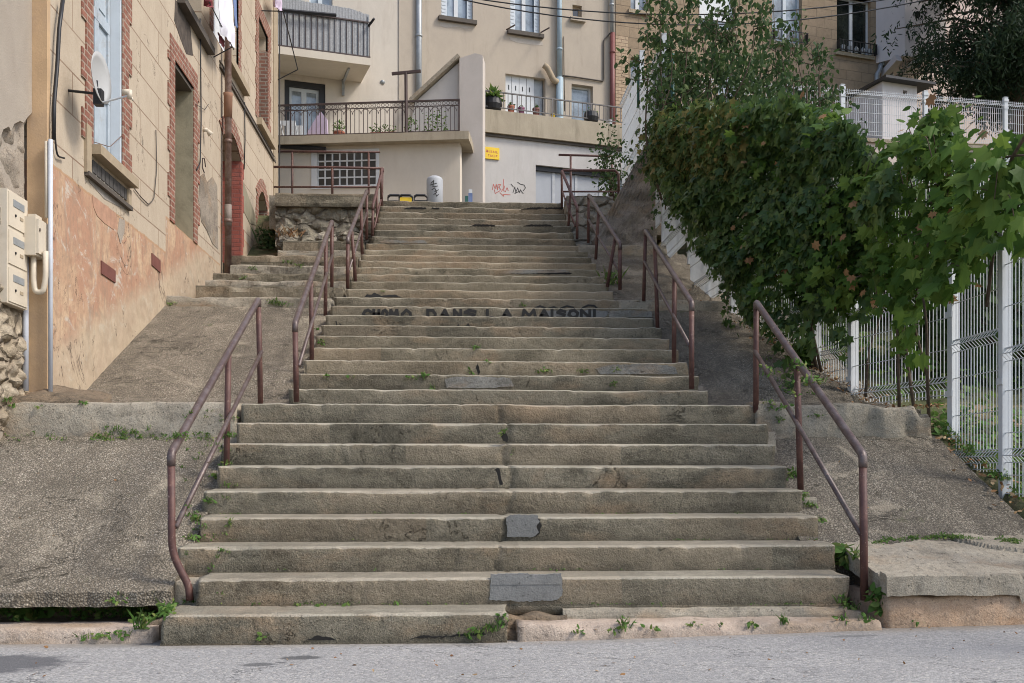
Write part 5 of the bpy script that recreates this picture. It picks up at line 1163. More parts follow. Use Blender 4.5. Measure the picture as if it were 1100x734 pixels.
# ---------------------------------------------------------------- brown stone house and the oriel house
st=thing('stone_house', pp(FA,800,150), 'brown stone block house with tall windows above the climbing shrubs', 'house')
r1=ra(FA,751,790,-40,29); r2=ra(FA,829,861,-40,45); r3=ra(FA,898.5,935,-5,56); r4=ra(FA,677,696,-30,11); r5=ra(FA,771,792,75,200); r6=ra(FA,836,864,88,200); r7=ra(FA,677,690,62,200)
r3=(r3[0],r3[1],r3[2],r3[3])
r5=(r5[0],r5[1],9.0,r5[3]); r6=(r6[0],r6[1],9.0,r6[3]); r7=(r7[0],r7[1],8.5,r7[3])
mb=MB(); mb.plate(FA, rectl(aM+.002,aR,6.0,TOPZ+.5), [rectl(*q) for q in (r1,r2,r3,r4,r5,r6,r7)], -.3, .02); mb.build('wall', M['stoneh'], st)
mb=MB(); mb.fbox(FA,aM+.01,aR,6,TOPZ+.45,-8,-.31); mb.build('wall', M['stoneh'], st)
mb=MB(); mb.fbox(FA,aM+.21,aR+.2,TOPZ+.5,TOPZ+.8,-8.3,.4); mb.build('roof', M['terracotta'], st)
window(FA,r1,st,.12,'one','white','glass','sillst',True); mb=MB(); mb.fbox(FA,r1[0]+.05,r1[1]-.05,r1[2]+.30,r1[3],-.119,-.10); mb.build('roller_blind', M['roller'], st)
window(FA,r2,st,.12,'two','gblue','glass','sillst',True); window(FA,r3,st,.12,'two','white','glassd','sillst',True); window(FA,r4,st,.12,'two','white','glass','sillst',True)
for R in (r5,r6,r7): window(FA,R,st,.12,'one','white','glass','sillst',False)
mb=MB(); mb.fbox(FA,r3[0]-.03,r3[1]+.03,r3[3]+.0,r3[3]+.28,-.10,.06); mb.build('roller_box', M['roller'], st)
for R in (r2,r3):
    mb=MB(); z=R[2]; 
    for zz in (z+.03,z+.30): mb.fbox(FA,R[0],R[1]+.12,zz,zz+.02,.14,.16)
    for k in range(12): p=lerp(R[0],R[1]+.1,k/11); mb.fbox(FA,p,p+.014,z+.05,z+.30,.143,.157)
    mb.fbox(FA,R[0],R[0]+.02,z+.03,z+.32,.03,.139); mb.fbox(FA,R[1]+.10,R[1]+.12,z+.03,z+.32,.03,.139)
    mb.build('window_guard', M['black'], st)
mb=MB(); rnd=random.Random(2)
for k in range(5): p=lerp(r3[0]+.15,r3[1]-.1,k/4); mb.lathe(FA.p(p,r3[2]+.0,.09),[(.05,0),(.07,.12+.05*rnd.random()),(.02,.2)],8)
mb.build('window_ornament', M['gal'], st)
# quoin bricks between the houses
mb=MB(); p=FA.uv(660,60)[0]; q=FA.uv(674,60)[0]; mb.fbox(FA,p+.02,q,6.5,FA.uv(660,38)[1],.0205,.035); mb.build('brick_quoin', brickmat('tan_quoin',(.50,.38,.26),(.44,.33,.22),(.28,.2,.14),.25,.09,.010,'x'), st)
vpipe(FA,946,-60,72,.065,'gal',st,.1); 
mb=MB(); mb.tube(bez([pp(FA,946,70,.1),pp(FA,945,76,.14),pp(FA,942,80,.14),pp(FA,942,200,.1)],.15),.07,10); mb.build('drainpipe', M['gal'], st, True)
# oriel house
orl=thing('oriel_house', pp(FA,1020,130), 'pale pink and grey house with a boxy oriel on brackets behind the yew', 'house')
aO=FA.uv(958,50)[0]; mb=MB(); mb.fbox(FA,aR+.15,FA.uv(1180,50)[0],6,TOPZ+1,-8,-1.2); mb.build('wall', M['pinkr'], orl)
mb=MB(); mb.fbox(FA,aR,aR+.15,6,TOPZ+.4,-1.1,-.3); mb.build('recess', M['niche'], orl)
mb=MB(); mb.fbox(FA,aR,FA.uv(1185,50)[0],TOPZ+1,TOPZ+1.3,-8.3,-.8); mb.build('roof', M['terracotta'], orl)
FO=Fr(FA.p(0,0,.75),uA,nA); o0=FO.uv(972,30)[0]; o1=FO.uv(1016,30)[0]; zb=FO.uv(973,60)[1]
mb=MB(); back=[FO.p(aO-.0-FO.uv(0,0)[0]*0,0,-.9)]
p0=FO.p(o0,0,0);p1=FO.p(o1,0,0);p2=FO.p(o1+.1,0,-2.0);p3=FO.p(o0-.55,0,-1.0);p4=FO.p(o0-.55,0,-2.0)
ring=[p3,p0,p1,p2,p4]; n=5
mb.add([Vector((v.x,v.y,zb)) for v in ring]+[Vector((v.x,v.y,TOPZ)) for v in ring],[tuple(range(n))[::-1],tuple(range(n,2*n))]+[(k,(k+1)%n,n+(k+1)%n,n+k) for k in range(n)]); ob=mb.build('oriel', M['oriel'], orl)
mb=MB(); c_=FO.uv(985.5,16); mb.tube([FO.p(c_[0],c_[1],-.0),FO.p(c_[0],c_[1],.012)],.10,16); mb.build('porthole', M['glassd'], ob)
mb=MB()
for x in (968,986): 
    q=FO.uv(x,66)[0]; mb.bar(FO.p(q,zb-.05,-.1),FO.p(q,zb-.75,-1.95),.2,.18)
mb.build('bracket', M['oriel'], orl)
vpipe(FA,962,60,95,.07,'gal',orl,-.2)
wr=ra(Fr(FA.p(0,0,-1.2),uA,nA),997,1004,15,34); FW2=Fr(FA.p(0,0,-1.2),uA,nA)
mb=MB(); mb.fbox(FW2,wr[0],wr[1]+.5,wr[2],wr[3],.0,.05); mb.build('window', M['pinkr'], orl)
# small outbuilding with flat roof
FS=Fr(P(965,120,25.2),uA,nA); sh=thing('outbuilding', pp(FS,967,150), 'small grey rendered hut with a flat dark roof below the oriel', 'shed')
s0=FS.uv(948,95)[0]; s1=FS.uv(985,95)[0]; zt=FS.uv(965,90)[1]; hole=ra(FS,970,974.5,97,102)
mb=MB(); mb.plate(FS,rectl(s0,s1,7.5,zt),[rectl(*hole)],-.1,0); mb.fbox(FS,s0,s0+.1,7.5,zt,-1.5,-.1); mb.fbox(FS,s0+.1,s1,7.5,zt-.01,-1.5,-.5); mb.build('wall', M['oriel'], sh)
mb=MB(); mb.fbox(FS,s0-.1,s1+.35,zt+.001,zt+.06,-1.6,.25); mb.build('roof', M['black'], sh)
# upper retaining wall and its fence
uR=(RT+FW*.2).normalized(); nR=Vector((uR.y,-uR.x,0)); FRw=Fr(P(905,120,22),uR,nR)
zr=FRw.uv(915,148)[1]; ar0=FRw.uv(700,100)[0]; ar1=FRw.uv(1180,100)[0]
rw=thing('retaining_wall', pp(FRw,960,170), 'beige rendered retaining wall of the upper garden behind the ivy', 'wall')
mb=MB(); mb.fbox(FRw,ar0,ar1,4.8,zr-.08,-.5,0); mb.build('masonry', M['pinkr'], rw); mb=MB(); mb.fbox(FRw,ar0,ar1,zr-.079,zr,-.5,.06); mb.build('coping', M['slab'], rw)
# ---------------------------------------------------------------- wire fences
def vfold(h, folds):      # profile (out, z) of one vertical wire with V folds
    pr=[(0,0)]
    for f in folds: pr += [(0,f-.05),(.05,f),(0,f+.05)]
    return pr+[(0,h)]
def panel(F, a0, a1, z0, h, par, folds, sp=.05, r=.0028, post=True, hz=6, out=0.0, nm='wire_panel', mat='galv'):
    mb=MB(); n=int((a1-a0)/sp); pr=vfold(h,folds)
    for k in range(n+1):
        a=lerp(a0+.03,a1-.03,k/n)
        for (o1,q1),(o2,q2) in zip(pr,pr[1:]):
            A=F.p(a,z0+q1,out+o1); B=F.p(a,z0+q2,out+o2); s=F.u*r; t_=F.n*r
            if q2-q1>.06: mb.add([A-s-t_,A+s-t_,A+s+t_,A-s+t_,B-s-t_,B+s-t_,B+s+t_,B-s+t_],[(0,1,5,4),(1,2,6,5),(2,3,7,6),(3,0,4,7)])
            else: 
                t_=Vector((0,0,r)); mb.add([A-s-t_,A+s-t_,A+s+t_,A-s+t_,B-s-t_,B+s-t_,B+s+t_,B-s+t_],[(0,1,5,4),(1,2,6,5),(2,3,7,6),(3,0,4,7)])
    zs=[0.02,h-.03]+[f+d for f in folds for d in (-.05,.05)]+[lerp(0,h,(k+.5)/hz) for k in range(hz)]
    for z in zs: mb.bar(F.p(a0,z0+z,out+.006),F.p(a1,z0+z,out+.006),.0065)
    for f in folds: mb.bar(F.p(a0,z0+f,out+.056),F.p(a1,z0+f,out+.056),.0065)
    return mb.build(nm, M[mat], par, fix=False)
def fpost(F,a,z0,z1,par,w_=.06,mat='white'):
    mb=MB(); mb.fbox(F,a-w_/2,a+w_/2,z0,z1,-.045,.03); mb.fbox(F,a-w_/2-.004,a+w_/2+.004,z1,z1+.012,-.05,.035)
    for z in (z0+.35,z0+1.0,z1-.25): mb.fbox(F,a-w_/2-.012,a+w_/2+.012,z,z+.05,.0305,.042)
    return mb.build('post', M[mat], par)
uf=thing('wire_fence', pp(FRw,960,148), 'white welded wire fence on the upper retaining wall below the yew', 'fence')
px_=[FRw.uv(x,100)[0] for x in (905,994,1081)]; d_=px_[1]-px_[0]; hz_=FRw.uv(905,94)[1]-zr
for k in range(-2,4):
    a=px_[0]+d_*k
    fpost(FRw,a,zr,zr+hz_+.05,uf,.085)
    if k<3: panel(FRw,a+.03,a+d_-.03,zr+.06,hz_-.08,uf,[hz_-.2],.052,.004,hz=5)
# stair-side fence
FEN=Fr((4.10,0,0),(0,1,0),(-1,0,0))
ffn=thing('wire_fence', (4.1,8.6,1.5), 'white welded wire fence stepping up the right side of the stairs under the ivy', 'fence')
def fpt(y): return 4.10 if y<8.42 else lerp(4.10,3.24,min(1,(y-8.42)/4.4))
segs=[(5.0,6.3,.62,2.2),(6.3,7.84,.80,2.5),(7.84,8.65,.98,2.45),(8.65,10.1,1.60,2.1),(10.1,10.75,1.85,2.1),(10.75,12.6,2.35,2.0),(12.6,14.5,3.2,1.9),(14.5,16.3,4.2,1.7),(16.3,18.2,4.9,2.8),(18.2,20.3,5.6,2.6)]
for k,(y0,y1,z,h) in enumerate(segs):
    y0 -= .23; y1 -= .23
    x0,x1=fpt(y0),fpt(y1); u_=Vector((x1-x0,y1-y0,0)); L=u_.length; F=Fr((x0,y0,0),u_,(-u_.y,u_.x,0))
    panel(F,0.03,L-.03,z,h,ffn,[.12 if k in(2,3) else .3,h*.42,h-.14],.05,.0030 if k<6 else .005,hz=8)
    fpost(F,0,z-.35,z+h+.06,ffn,.06)
# ================================================================ vegetation
bpy.context.view_layer.update()
DG = bpy.context.evaluated_depsgraph_get()
def hit(px, py):
    d = ray(px, py).normalized(); ok, loc, nrm_, idx, ob, _ = sc.ray_cast(DG, CAMP+d*.2, d)
    return (loc, nrm_) if ok else (None, None)
def inpoly(x, y, P_):
    c = False; j = len(P_)-1
    for i in range(len(P_)):
        if (P_[i][1] > y) != (P_[j][1] > y) and x < (P_[j][0]-P_[i][0])*(y-P_[i][1])/(P_[j][1]-P_[i][1])+P_[i][0]: c = not c
        j = i
    return c
def proj(p):
    v = p-CAMP; d = v.dot(FW); return (CX+v.dot(RT)/d*FPX, HY-v.z/d*FPX)
IVY = [(0,0),(.40,-.10),(.34,.22),(.56,.48),(.22,.58),(0,1)]
MAP = [(0,0),(.30,-.22),(.34,.02),(.66,.18),(.46,.34),(.52,.66),(.20,.60),(0,1.05)]
OVL = [(0,0),(.24,.18),(.28,.5),(.14,.82),(0,1)]
def leaf(mb, p, nn, down, s, shape, rnd, curl=.14):
    nn = (nn+Vector((rnd.gauss(0,.55),rnd.gauss(0,.55),rnd.gauss(0,.55)))).normalized()
    u = (down+Vector((rnd.gauss(0,.4),rnd.gauss(0,.4),rnd.gauss(0,.3)))); u = (u-nn*u.dot(nn)).normalized(); v = nn.cross(u)
    mid = [p+u*(s*t)-nn*(s*curl*t*t) for t in (0,1)]
    n = len(shape)
    vs = [p+u*(s*b)-nn*(s*curl*b*b) for b in (shape[0][1], shape[-1][1])]
    R = [p+v*(s*a)+u*(s*b)-nn*(s*(curl*max(0,b)**2+.22*a)) for a,b in shape[1:-1]]
    L = [p-v*(s*a)+u*(s*b)-nn*(s*(curl*max(0,b)**2+.22*a)) for a,b in shape[1:-1]]
    k = len(R); mb.add(vs+R+L, [tuple([0]+[2+i for i in range(k)]+[1]), tuple([1]+[2+k+i for i in range(k-1,-1,-1)]+[0])])
rnd = random.Random(11)
ivp = [(697,150),(703,130),(725,118),(760,114),(800,112),(836,107),(868,116),(900,138),(930,150),(935,172),(950,196),(945,262),(940,300),(930,330),(925,345),(915,335),(905,338),(900,385),(888,352),(872,345),(862,352),(866,400),(850,402),(838,372),(815,345),(800,332),(792,318),(775,292),(752,262),(728,215),(708,190)]
ivy = thing('ivy', (3.9,11,2.5), 'large dark mass of ivy hanging over the wire fence at the right of the stairs', 'climbing plant')
A_ = MB(); Bm = MB(); n = 0; tries = 0
while n < 21000 and tries < 400000:
    tries += 1
    y = rnd.uniform(8.2,17.6); z = rnd.uniform(1.6,8.2); lay = rnd.random()
    bul = .26+.34*nz((y*.9,z*.9,2))+.30*nz((y*2.2,z*2.2,5))+.10*nz((y*5,z*5,5))+.20*math.sin(max(0,min(1,(y-8.2)/7))*math.pi)
    x = fpt(y)-bul*(1 if lay < .62 else rnd.uniform(-.6,.8)) + rnd.gauss(0,.03)
    p = Vector((x,y,z)); q = proj(p)
    if not inpoly(q[0]+20*nz((y*2.4,z*2.4,9))+rnd.gauss(0,3), q[1]+20*nz((z*2.4,y*2.4,4))+rnd.gauss(0,3), ivp): continue
    if nz((y*2.2,z*2.2,7)) < -.36 and rnd.random() < .85: continue
    low = q[1] > 290+40*nz((y*2,0,3)) and rnd.random() < .55
    if low: continue
    n += 1
    yl = q[0] < 800 and q[1] < 190 and rnd.random() < .6
    leaf(Bm if yl else A_, p, Vector((-1,-.45,.35)), Vector((-.15,-.1,-1)), (.045+.085*rnd.random()**1.5), IVY, rnd)
A_.build('leaves', M['ivy'], ivy, fix=False); Bm.build('flowering_tips', M['ivyY'], ivy, fix=False)
mb = MB()
for k in range(9):
    y = rnd.uniform(8.6,10.5); p = Vector((fpt(y)-.05,y,slopez(y)-.2+.0)); pts=[p]
    for j in range(6): p = p+Vector((rnd.gauss(0,.05),rnd.gauss(0,.12),.42)); pts.append(p)
    mb.tube(pts,.012,5,rr=[.016,.014,.012,.010,.008,.006,.004])
mb.build('stems', M['bark'], ivy, True)
# trailing strands hanging below the ivy over the white fence
mb = MB()
for k in range(16):
    px = rnd.uniform(700,800); y0_ = lerp(195,330,(px-700)/100)-rnd.uniform(20,45); q = PX(px,y0_,3.05+rnd.uniform(-.05,.1)); L = rnd.uniform(.3,1.0)
    for j in range(int(L*26)): leaf(mb, q+Vector((rnd.gauss(0,.03),rnd.gauss(0,.03),-L*rnd.random())), Vector((-1,-.4,.2)), Vector((0,0,-1)), rnd.uniform(.035,.075), IVY, rnd)
mb.build('hanging_strands', M['ivy'], ivy, fix=False)
# broad leaved vine in front, bright green
vine = thing('broad_leaved_vine', (4.0,8.2,1.0), 'bright green vine with broad lobed leaves climbing through the near wire fence', 'climbing plant')
vp_ = [(842,262),(862,215),(900,200),(935,172),(962,150),(1000,138),(1035,140),(1060,155),(1100,142),(1120,160),(1120,262),(1080,250),(1052,262),(1040,300),(1010,322),(985,330),(992,392),(968,392),(962,340),(930,330),(905,330),(880,318),(858,300)]
A_ = MB(); n = 0; tries = 0; pts_=[]
while n < 1350 and tries < 200000:
    tries += 1
    y = rnd.uniform(6.6,10.6); z = rnd.uniform(1.8,4.7); x = fpt(y)-rnd.uniform(-.06,.42)-.12*nz((y*2,z*2,1))
    p = Vector((x,y,z)); q = proj(p)
    if not inpoly(q[0]+rnd.gauss(0,5), q[1]+rnd.gauss(0,5), vp_): continue
    dens = .42+1.35*nz((y*2.0,z*2.0,3)) + (.2 if q[0] < 1000 else 0)+(-.38 if q[0]>1045 else -.25 if q[1]>300 else 0)
    if rnd.random() > dens: continue
    n += 1; pts_.append(p)
    leaf(A_, p, Vector((-.75,-.65,.55)), Vector((-.35,-.1,-.85)), (.05+.085*rnd.random()**1.3)*(1.35 if q[0] > 1000 else 1), MAP, rnd, .25)
A_.build('leaves', M['maple'], vine, fix=False)
mb = MB()
for k in range(70):
    a = pts_[rnd.randrange(len(pts_))]; c = min((p for p in rnd.sample(pts_,60) if (p-a).length > .3), key=lambda p:(p-a).length)
    mb.tube([a,(a+c)/2+Vector((0,0,.05)),c],.004,5)
q0 = P(1110,132,6.9); mb.tube([q0,P(1088,168,7.4),P(1075,205,7.7),P(1068,260,7.9),P(1060,330,7.95)],.014,6); mb.tube([P(1120,165,7.2),P(1085,168,7.4),P(1060,175,7.8)],.008,6)
mb.build('stems', M['bark'], vine, True)
def shoot(mb, ml, pts, n, s, rnd, shape=OVL, rad=.006, spread=.05):
    mb.tube(pts, rad, 5, rr=[lerp(rad,rad*.3,k/(len(pts)-1)) for k in range(len(pts))])
    for _ in range(n):
        t = rnd.uniform(.12,1)*(len(pts)-1); k = min(int(t),len(pts)-2); p = pts[k].lerp(pts[k+1],t-k)+Vector((rnd.gauss(0,spread),rnd.gauss(0,spread),rnd.gauss(0,spread)))
        leaf(ml, p, Vector((-.5,-.7,.5)), Vector((rnd.uniform(-1,1),rnd.uniform(-.4,.4),rnd.uniform(-.8,.3))), s*rnd.uniform(.6,1.2), shape, rnd)
mb, ml = MB(), MB()
for k in range(8):
    b = P(rnd.uniform(985,1040),rnd.uniform(190,230),rnd.uniform(9.5,11)); t = P(rnd.uniform(960,1050),rnd.uniform(106,150),rnd.uniform(9.5,11))
    shoot(mb, ml, [b, b.lerp(t,.5)+Vector((rnd.gauss(0,.08),0,.08)), t], 26, .09, rnd, OVL, .008, .07)
for k in range(3):
    b = P(835,150,11.5); t = P(905-k*9,124-k*2,10.5); shoot(mb, ml, [b,b.lerp(t,.5)+UP*.14,t], 60, .12, rnd, OVL, .006, .04)
ms, mv, md = MB(), MB(), MB(); rs_ = random.Random(88)
for k in range(44):
    px = rs_.uniform(815,1085); D = 11.2-(px-815)/270*3.4; py = rs_.uniform(125,330) if px < 1000 else rs_.uniform(150,270)
    b = P(px,py,D); dr = Vector((rs_.uniform(-.55,-.15), rs_.uniform(-.5,.4), rs_.uniform(-.1,.45))); L = rs_.uniform(.35,.85)
    e = b+dr*L-UP*.10; shoot(ms, mv, [b-dr*.3, b.lerp(e,.5)+UP*.10, e], 17, .11, rs_, MAP, .005, .05)
    for _ in range(2): leaf(md, b+Vector((rs_.gauss(-.15,.1),rs_.gauss(0,.2),rs_.gauss(0,.2))), Vector((-1,-.5,.3)), Vector((0,0,-1)), rs_.uniform(.05,.09), MAP, rs_)
ms.build('shoots', M['bark'], vine, True); mv.build('shoot_leaves', M['maple'], vine, fix=False); md.build('withered_leaves', M['dry'], vine, fix=False)
lg = thing('young_sapling', P(1020,420,10.2), 'yellow green young sapling rising behind the fence under the yew', 'shrub'); mb.build('stems', M['bark'], lg, True); ml.build('leaves', M['maple'], lg, fix=False)
# tall wispy shrub before the stone house
def wisp(name_label, base_px, tops, leaves_n, seed, D0, D1):
    rn = random.Random(seed); mb, ml = MB(), MB(); 
    base = Vector((PX(base_px,200,4.6).x if False else 4.4+rn.random(), 16.5, 5.0))
    for (tx,ty,dx) in tops:
        D = rn.uniform(D0,D1); b = P(base_px+dx, 215, D); b.z = max(4.9,min(b.z,5.6)); t = P(tx,ty,D)
        m1 = b.lerp(t,.33)+Vector((rn.gauss(0,.18),rn.gauss(0,.15),0)); m2 = b.lerp(t,.66)+Vector((rn.gauss(0,.16),rn.gauss(0,.15),0)); P4=[b,m1,m2,t]
        tp_ = bez(P4,.5); mb.tube(tp_, .018, 6, rr=[lerp(.018,.004,k/(len(tp_)-1)) for k in range(len(tp_))])
        for _ in range(7):
            q = rn.uniform(.3,.92); k = min(int(q*3),2); p = P4[k].lerp(P4[k+1], q*3-k); sd_ = rn.choice((-1,1)); L = rn.uniform(.3,.75)*(1.1-q*.6); e = p+Vector((sd_*L*.75,rn.gauss(0,.15),L*rn.uniform(.3,.9))); mm = p.lerp(e,.5)-UP*.04
            mb.tube([p,mm,e],.006,4,rr=[.008,.006,.003])
            for _ in range(int(30*L)+4):
                g = rn.uniform(.15,1.05); pp_ = p.lerp(e,g)+Vector((rn.gauss(0,.04),rn.gauss(0,.05),rn.gauss(0,.05))); leaf(ml, pp_, Vector((-.5,-.7,.3)), Vector((sd_*.5,0,-.9)), rn.uniform(.05,.11), OVL, rn)
        n = int(leaves_n*.62)
        for _ in range(n):
            q = rn.random()**.8; s = q*3; k = min(int(s),2); p = P4[k].lerp(P4[k+1], s-k); sp = lerp(.36,.11,q)
            cl = Vector((nz((q*9,seed,dx*.1)),nz((q*9,seed+5,dx*.1)),nz((q*13,seed+9,1))))*sp*1.6
            leaf(ml, p+cl+Vector((rn.gauss(0,sp*.4),rn.gauss(0,sp*.4),rn.gauss(0,sp*.4))), Vector((-.6,-.6,.3)), Vector((rn.uniform(-.5,.5),0,-1)), rn.uniform(.045,.10), OVL, rn)
    o = thing('tall_shrub', P(base_px,215,(D0+D1)/2), name_label, 'shrub', 'tall wispy shrubs behind the green net'); o.location.z = 5
    mb.build('stems', M['bark'], o, True); ml.build('leaves', M['birch'], o, fix=False)
wisp('leftmost tall wispy shrub, its dark leaves hanging over the white fence', 712, [(694,8,-1),(709,-20,2),(722,-20,4),(716,20,6),(732,-20,8),(735,40,10)], 330, 3, 14.5,16.5)
wisp('middle tall wispy shrub with many upright stems rising before the stone house', 775, [(748,-10,-16),(757,15,-8),(768,-30,0),(772,10,5),(785,20,8),(796,-15,12),(806,-5,16),(818,10,22),(762,50,-5),(740,60,-20)], 360, 5, 14.5,17)
wisp('right tall wispy shrub thinning out towards the metal railed window', 845, [(830,-10,-20),(836,30,-10),(848,35,-2),(856,10,4),(871,45,10),(884,40,20),(872,80,16),(890,95,26),(826,70,-20)], 210, 8, 14.5,17)
mb = MB(); rn = random.Random(4)
for _ in range(5200):
    px = rn.uniform(705,905); py = rn.uniform(55,160); 
    if nz((px*.035,py*.035,3)) < -.12 and py < 120: continue
    if px > 850 and (py < 118 or rn.random() < .5): continue
    if px > 885: continue
    D = rn.uniform(14.5,17.5); leaf(mb, P(px,py,D), Vector((-.6,-.6,.4)), Vector((0,0,-1)), rn.uniform(.05,.10), OVL, rn)
u = thing('dense_shrub', P(800,200,16), 'low dense dark shrub filling the gap between the ivy top and the stone house', 'shrub'); u.location.z = 5.0
mb.build('leaves', M['birch'], u, fix=False)
mb = MB()
for k in range(14):
    a = P(lerp(715,890,k/13),220,16); a.z = 5; b = P(lerp(710,895,k/13),90,16); mb.tube([a,(a+b)/2+Vector((.05,0,0)),b],.012,5)
mb.build('stems', M['bark'], u, True)
# climber at the garage corner
mb, ml = MB(), MB(); rn = random.Random(9)
for k in range(7):
    b = P(655+rn.uniform(-3,6),216,18.6); t = P(rn.uniform(645,668),rn.uniform(128,165),18.6); shoot(mb, ml, [b,b.lerp(t,.5)+Vector((rn.gauss(0,.08),0,0)),t], 85, .075, rn, OVL, .01, .11)
u = thing('slender_shrub', P(657,217,18.6), 'slender leafy shrub growing at the corner of the garage door and the white fence', 'shrub'); mb.build('stems', M['bark'], u, True); ml.build('leaves', M['birch'], u, fix=False)
# green net between green posts
mb = MB(); q = [P(704,155,17.0),P(722,150,16.0),P(723,62,16.0),P(704,74,17.0)]; off = Vector((.012,0,0))
mb.hexa([q[0],q[1],q[1]+off,q[0]+off,q[3],q[2],q[2]+off,q[3]+off])
gn = thing('green_net', P(713,155,16.5), 'dark green screening net stretched between green posts above the fence', 'net'); mb.build('net', M['greennet'], gn)
for px,y0_,y1_,D in ((722.5,58,156,15.95),(704,72,160,17.05),(686,60,116,18.2)):
    mb = MB(); mb.tube([P(px,y1_,D),P(px,y0_,D)],.03,8); mb.build('post', M['greenpost'], gn, True)
# yew
yw = thing('yew_tree', (14.2,27,8), 'dark green drooping yew behind the upper wire fence at the top right', 'tree'); rn = random.Random(21)
c = P(1092,-30,27.5); yw.location = (c.x,c.y,7.9)
mb = MB(); mb.tube([Vector((c.x,c.y,7.8)),Vector((c.x+.1,c.y,10)),Vector((c.x,c.y,13)),Vector((c.x,c.y,18.5))],.2,10,rr=[.26,.22,.15,.06])
limbs = []
for k in range(200):
    a = rn.uniform(0,2*math.pi); z0 = 10.7+rn.random()**1.5*7.5; R = (2.85 if z0 < 14.5 else 2.85*(19.5-z0)/5)*rn.uniform(.6,1.08)
    b = Vector((c.x,c.y,z0)); e = b+Vector((math.cos(a)*R,math.sin(a)*R*.85,rn.uniform(.2,.7))); m_ = b.lerp(e,.5)+UP*.35; mb.tube([b,m_,e],.03,5,rr=[.05,.035,.012]); limbs.append((b,m_,e))
mb.build('trunk', M['bark'], yw, True)
ml = MB()
for b,m_,e in limbs:
    for _ in range(46):
        t = rn.uniform(.2,1.05); p = b.lerp(m_,t*2) if t < .5 else m_.lerp(e,(t-.5)*2); p = p+Vector((rn.gauss(0,.16),rn.gauss(0,.16),rn.gauss(0,.10)))
        L = rn.uniform(.3,.8); dr = Vector((rn.gauss(0,.25),rn.gauss(0,.25),-1)).normalized()
        for j in range(9):
            q = p+dr*(L*j/9); leaf(ml, q, Vector((rn.gauss(0,1),-1,rn.gauss(0,.5))), Vector((rn.gauss(0,.7),rn.gauss(0,.7),-.8)), rn.uniform(.09,.18), [(0,0),(.12,.3),(.11,.7),(0,1)], rn)
ml.build('leaves', M['yew'], yw, fix=False)
# garden shrubs beyond the fence
for k,(px,py,D,rx,rz,lab) in enumerate([(930,250,14.5,1.5,1.0,'bushy dark shrub behind the fence, closest to the stone house'),(1010,280,13.5,1.5,1.1,'middle bushy shrub behind the fence below the upper wire fence'),(1095,285,13,1.6,1.2,'bushy shrub behind the near fence at the right edge'),(1075,345,10.8,1.0,1.0,'low bush behind the near fence, in front of the taller ones')]):
    c = P(px,py,D); mb = MB(); rn = random.Random(40+k)
    for _ in range(3400):
        d = Vector((rn.gauss(0,1),rn.gauss(0,1),rn.gauss(0,1))).normalized(); r = rn.uniform(.55,1)**.5*(1+.25*nz(d*2.3+Vector((k*5,0,0))))
        leaf(mb, c+Vector((d.x*rx*r,d.y*rx*.8*r,d.z*rz*r)), d+Vector((0,-.4,.3)), Vector((0,0,-1)), rn.uniform(.08,.16), OVL, rn)
    o = thing('garden_shrub', (c.x,c.y,hill(c.x,c.y)), lab, 'shrub', 'bushy shrubs in the garden beyond the fence'); mb.build('leaves', M['birch' if k else 'ivy'], o, fix=False)
    mb = MB(); 
    for j in range(5): mb.tube([Vector((c.x+rn.gauss(0,.1),c.y,hill(c.x,c.y)-.1)),c+Vector((rn.gauss(0,.4),rn.gauss(0,.3),.2))],.025,6,rr=[.035,.015])
    mb.build('stems', M['bark'], o, True)
# ground cover on the bank beyond the fence, one object
mb = MB(); rn = random.Random(33)
for _ in range(11000):
    y = rn.uniform(5.9,15); x = 4.18+rn.random()**1.6*4.5; z = hill(x,y)
    if nz((x*1.3,y*1.3,8)) < -.18: continue
    leaf(mb, Vector((x,y,z+rn.random()**2*.28)), Vector((rn.gauss(0,.5),rn.gauss(0,.5)-.4,1)), Vector((rn.gauss(0,1),rn.gauss(0,1),.3)), rn.uniform(.04,.11), OVL, rn)
tag(mb.build('undergrowth', M['weed'], None, fix=False), 'low green weeds covering the bank beyond the wire fence', 'weeds', kind='stuff')
mb = MB()
for _ in range(620):
    y = rn.uniform(6.8,13); x = fpt(y)+rn.gauss(.0,.10)-.03; z = max(hill(x,y), .27+.476*(y-6.3)-.0 if y < 8.4 else 1.52+max(0,(y-9.2)*.42))+.02+.02*rn.random()
    leaf(mb, Vector((x,y,z)), Vector((rn.gauss(0,.4),rn.gauss(0,.4)-.2,1)), Vector((rn.gauss(0,1),rn.gauss(0,1),0)), rn.uniform(.02,.05), OVL, rn)
for _ in range(500):
    px = rn.uniform(742,800); py = rn.uniform(272,314); p,nn = hit(px,py)
    if p and p.x < fpt(p.y)-.12 and py > 262+(px-742)*.75: leaf(mb, p+Vector((-.02,-.02,.01)), Vector((-.3,-.6,1)), Vector((rn.gauss(0,1),rn.gauss(0,1),0)), rn.uniform(.04,.08), OVL, rn)
for _ in range(150):
    px = rn.uniform(5,1095); py = rn.choice((rn.uniform(672,730),rn.uniform(440,680))); p,nn = hit(px,py)
    if p and nn.z > .5 and p.z < 3: leaf(mb, p+UP*.006, Vector((0,-.2,1)), Vector((rn.gauss(0,1),rn.gauss(0,1),0)), rn.uniform(.008,.028), OVL, rn)
tag(mb.build('leaf_litter', M['dry'], None, fix=False), 'brown fallen leaves along the foot of the fence', 'dead leaves', kind='stuff')
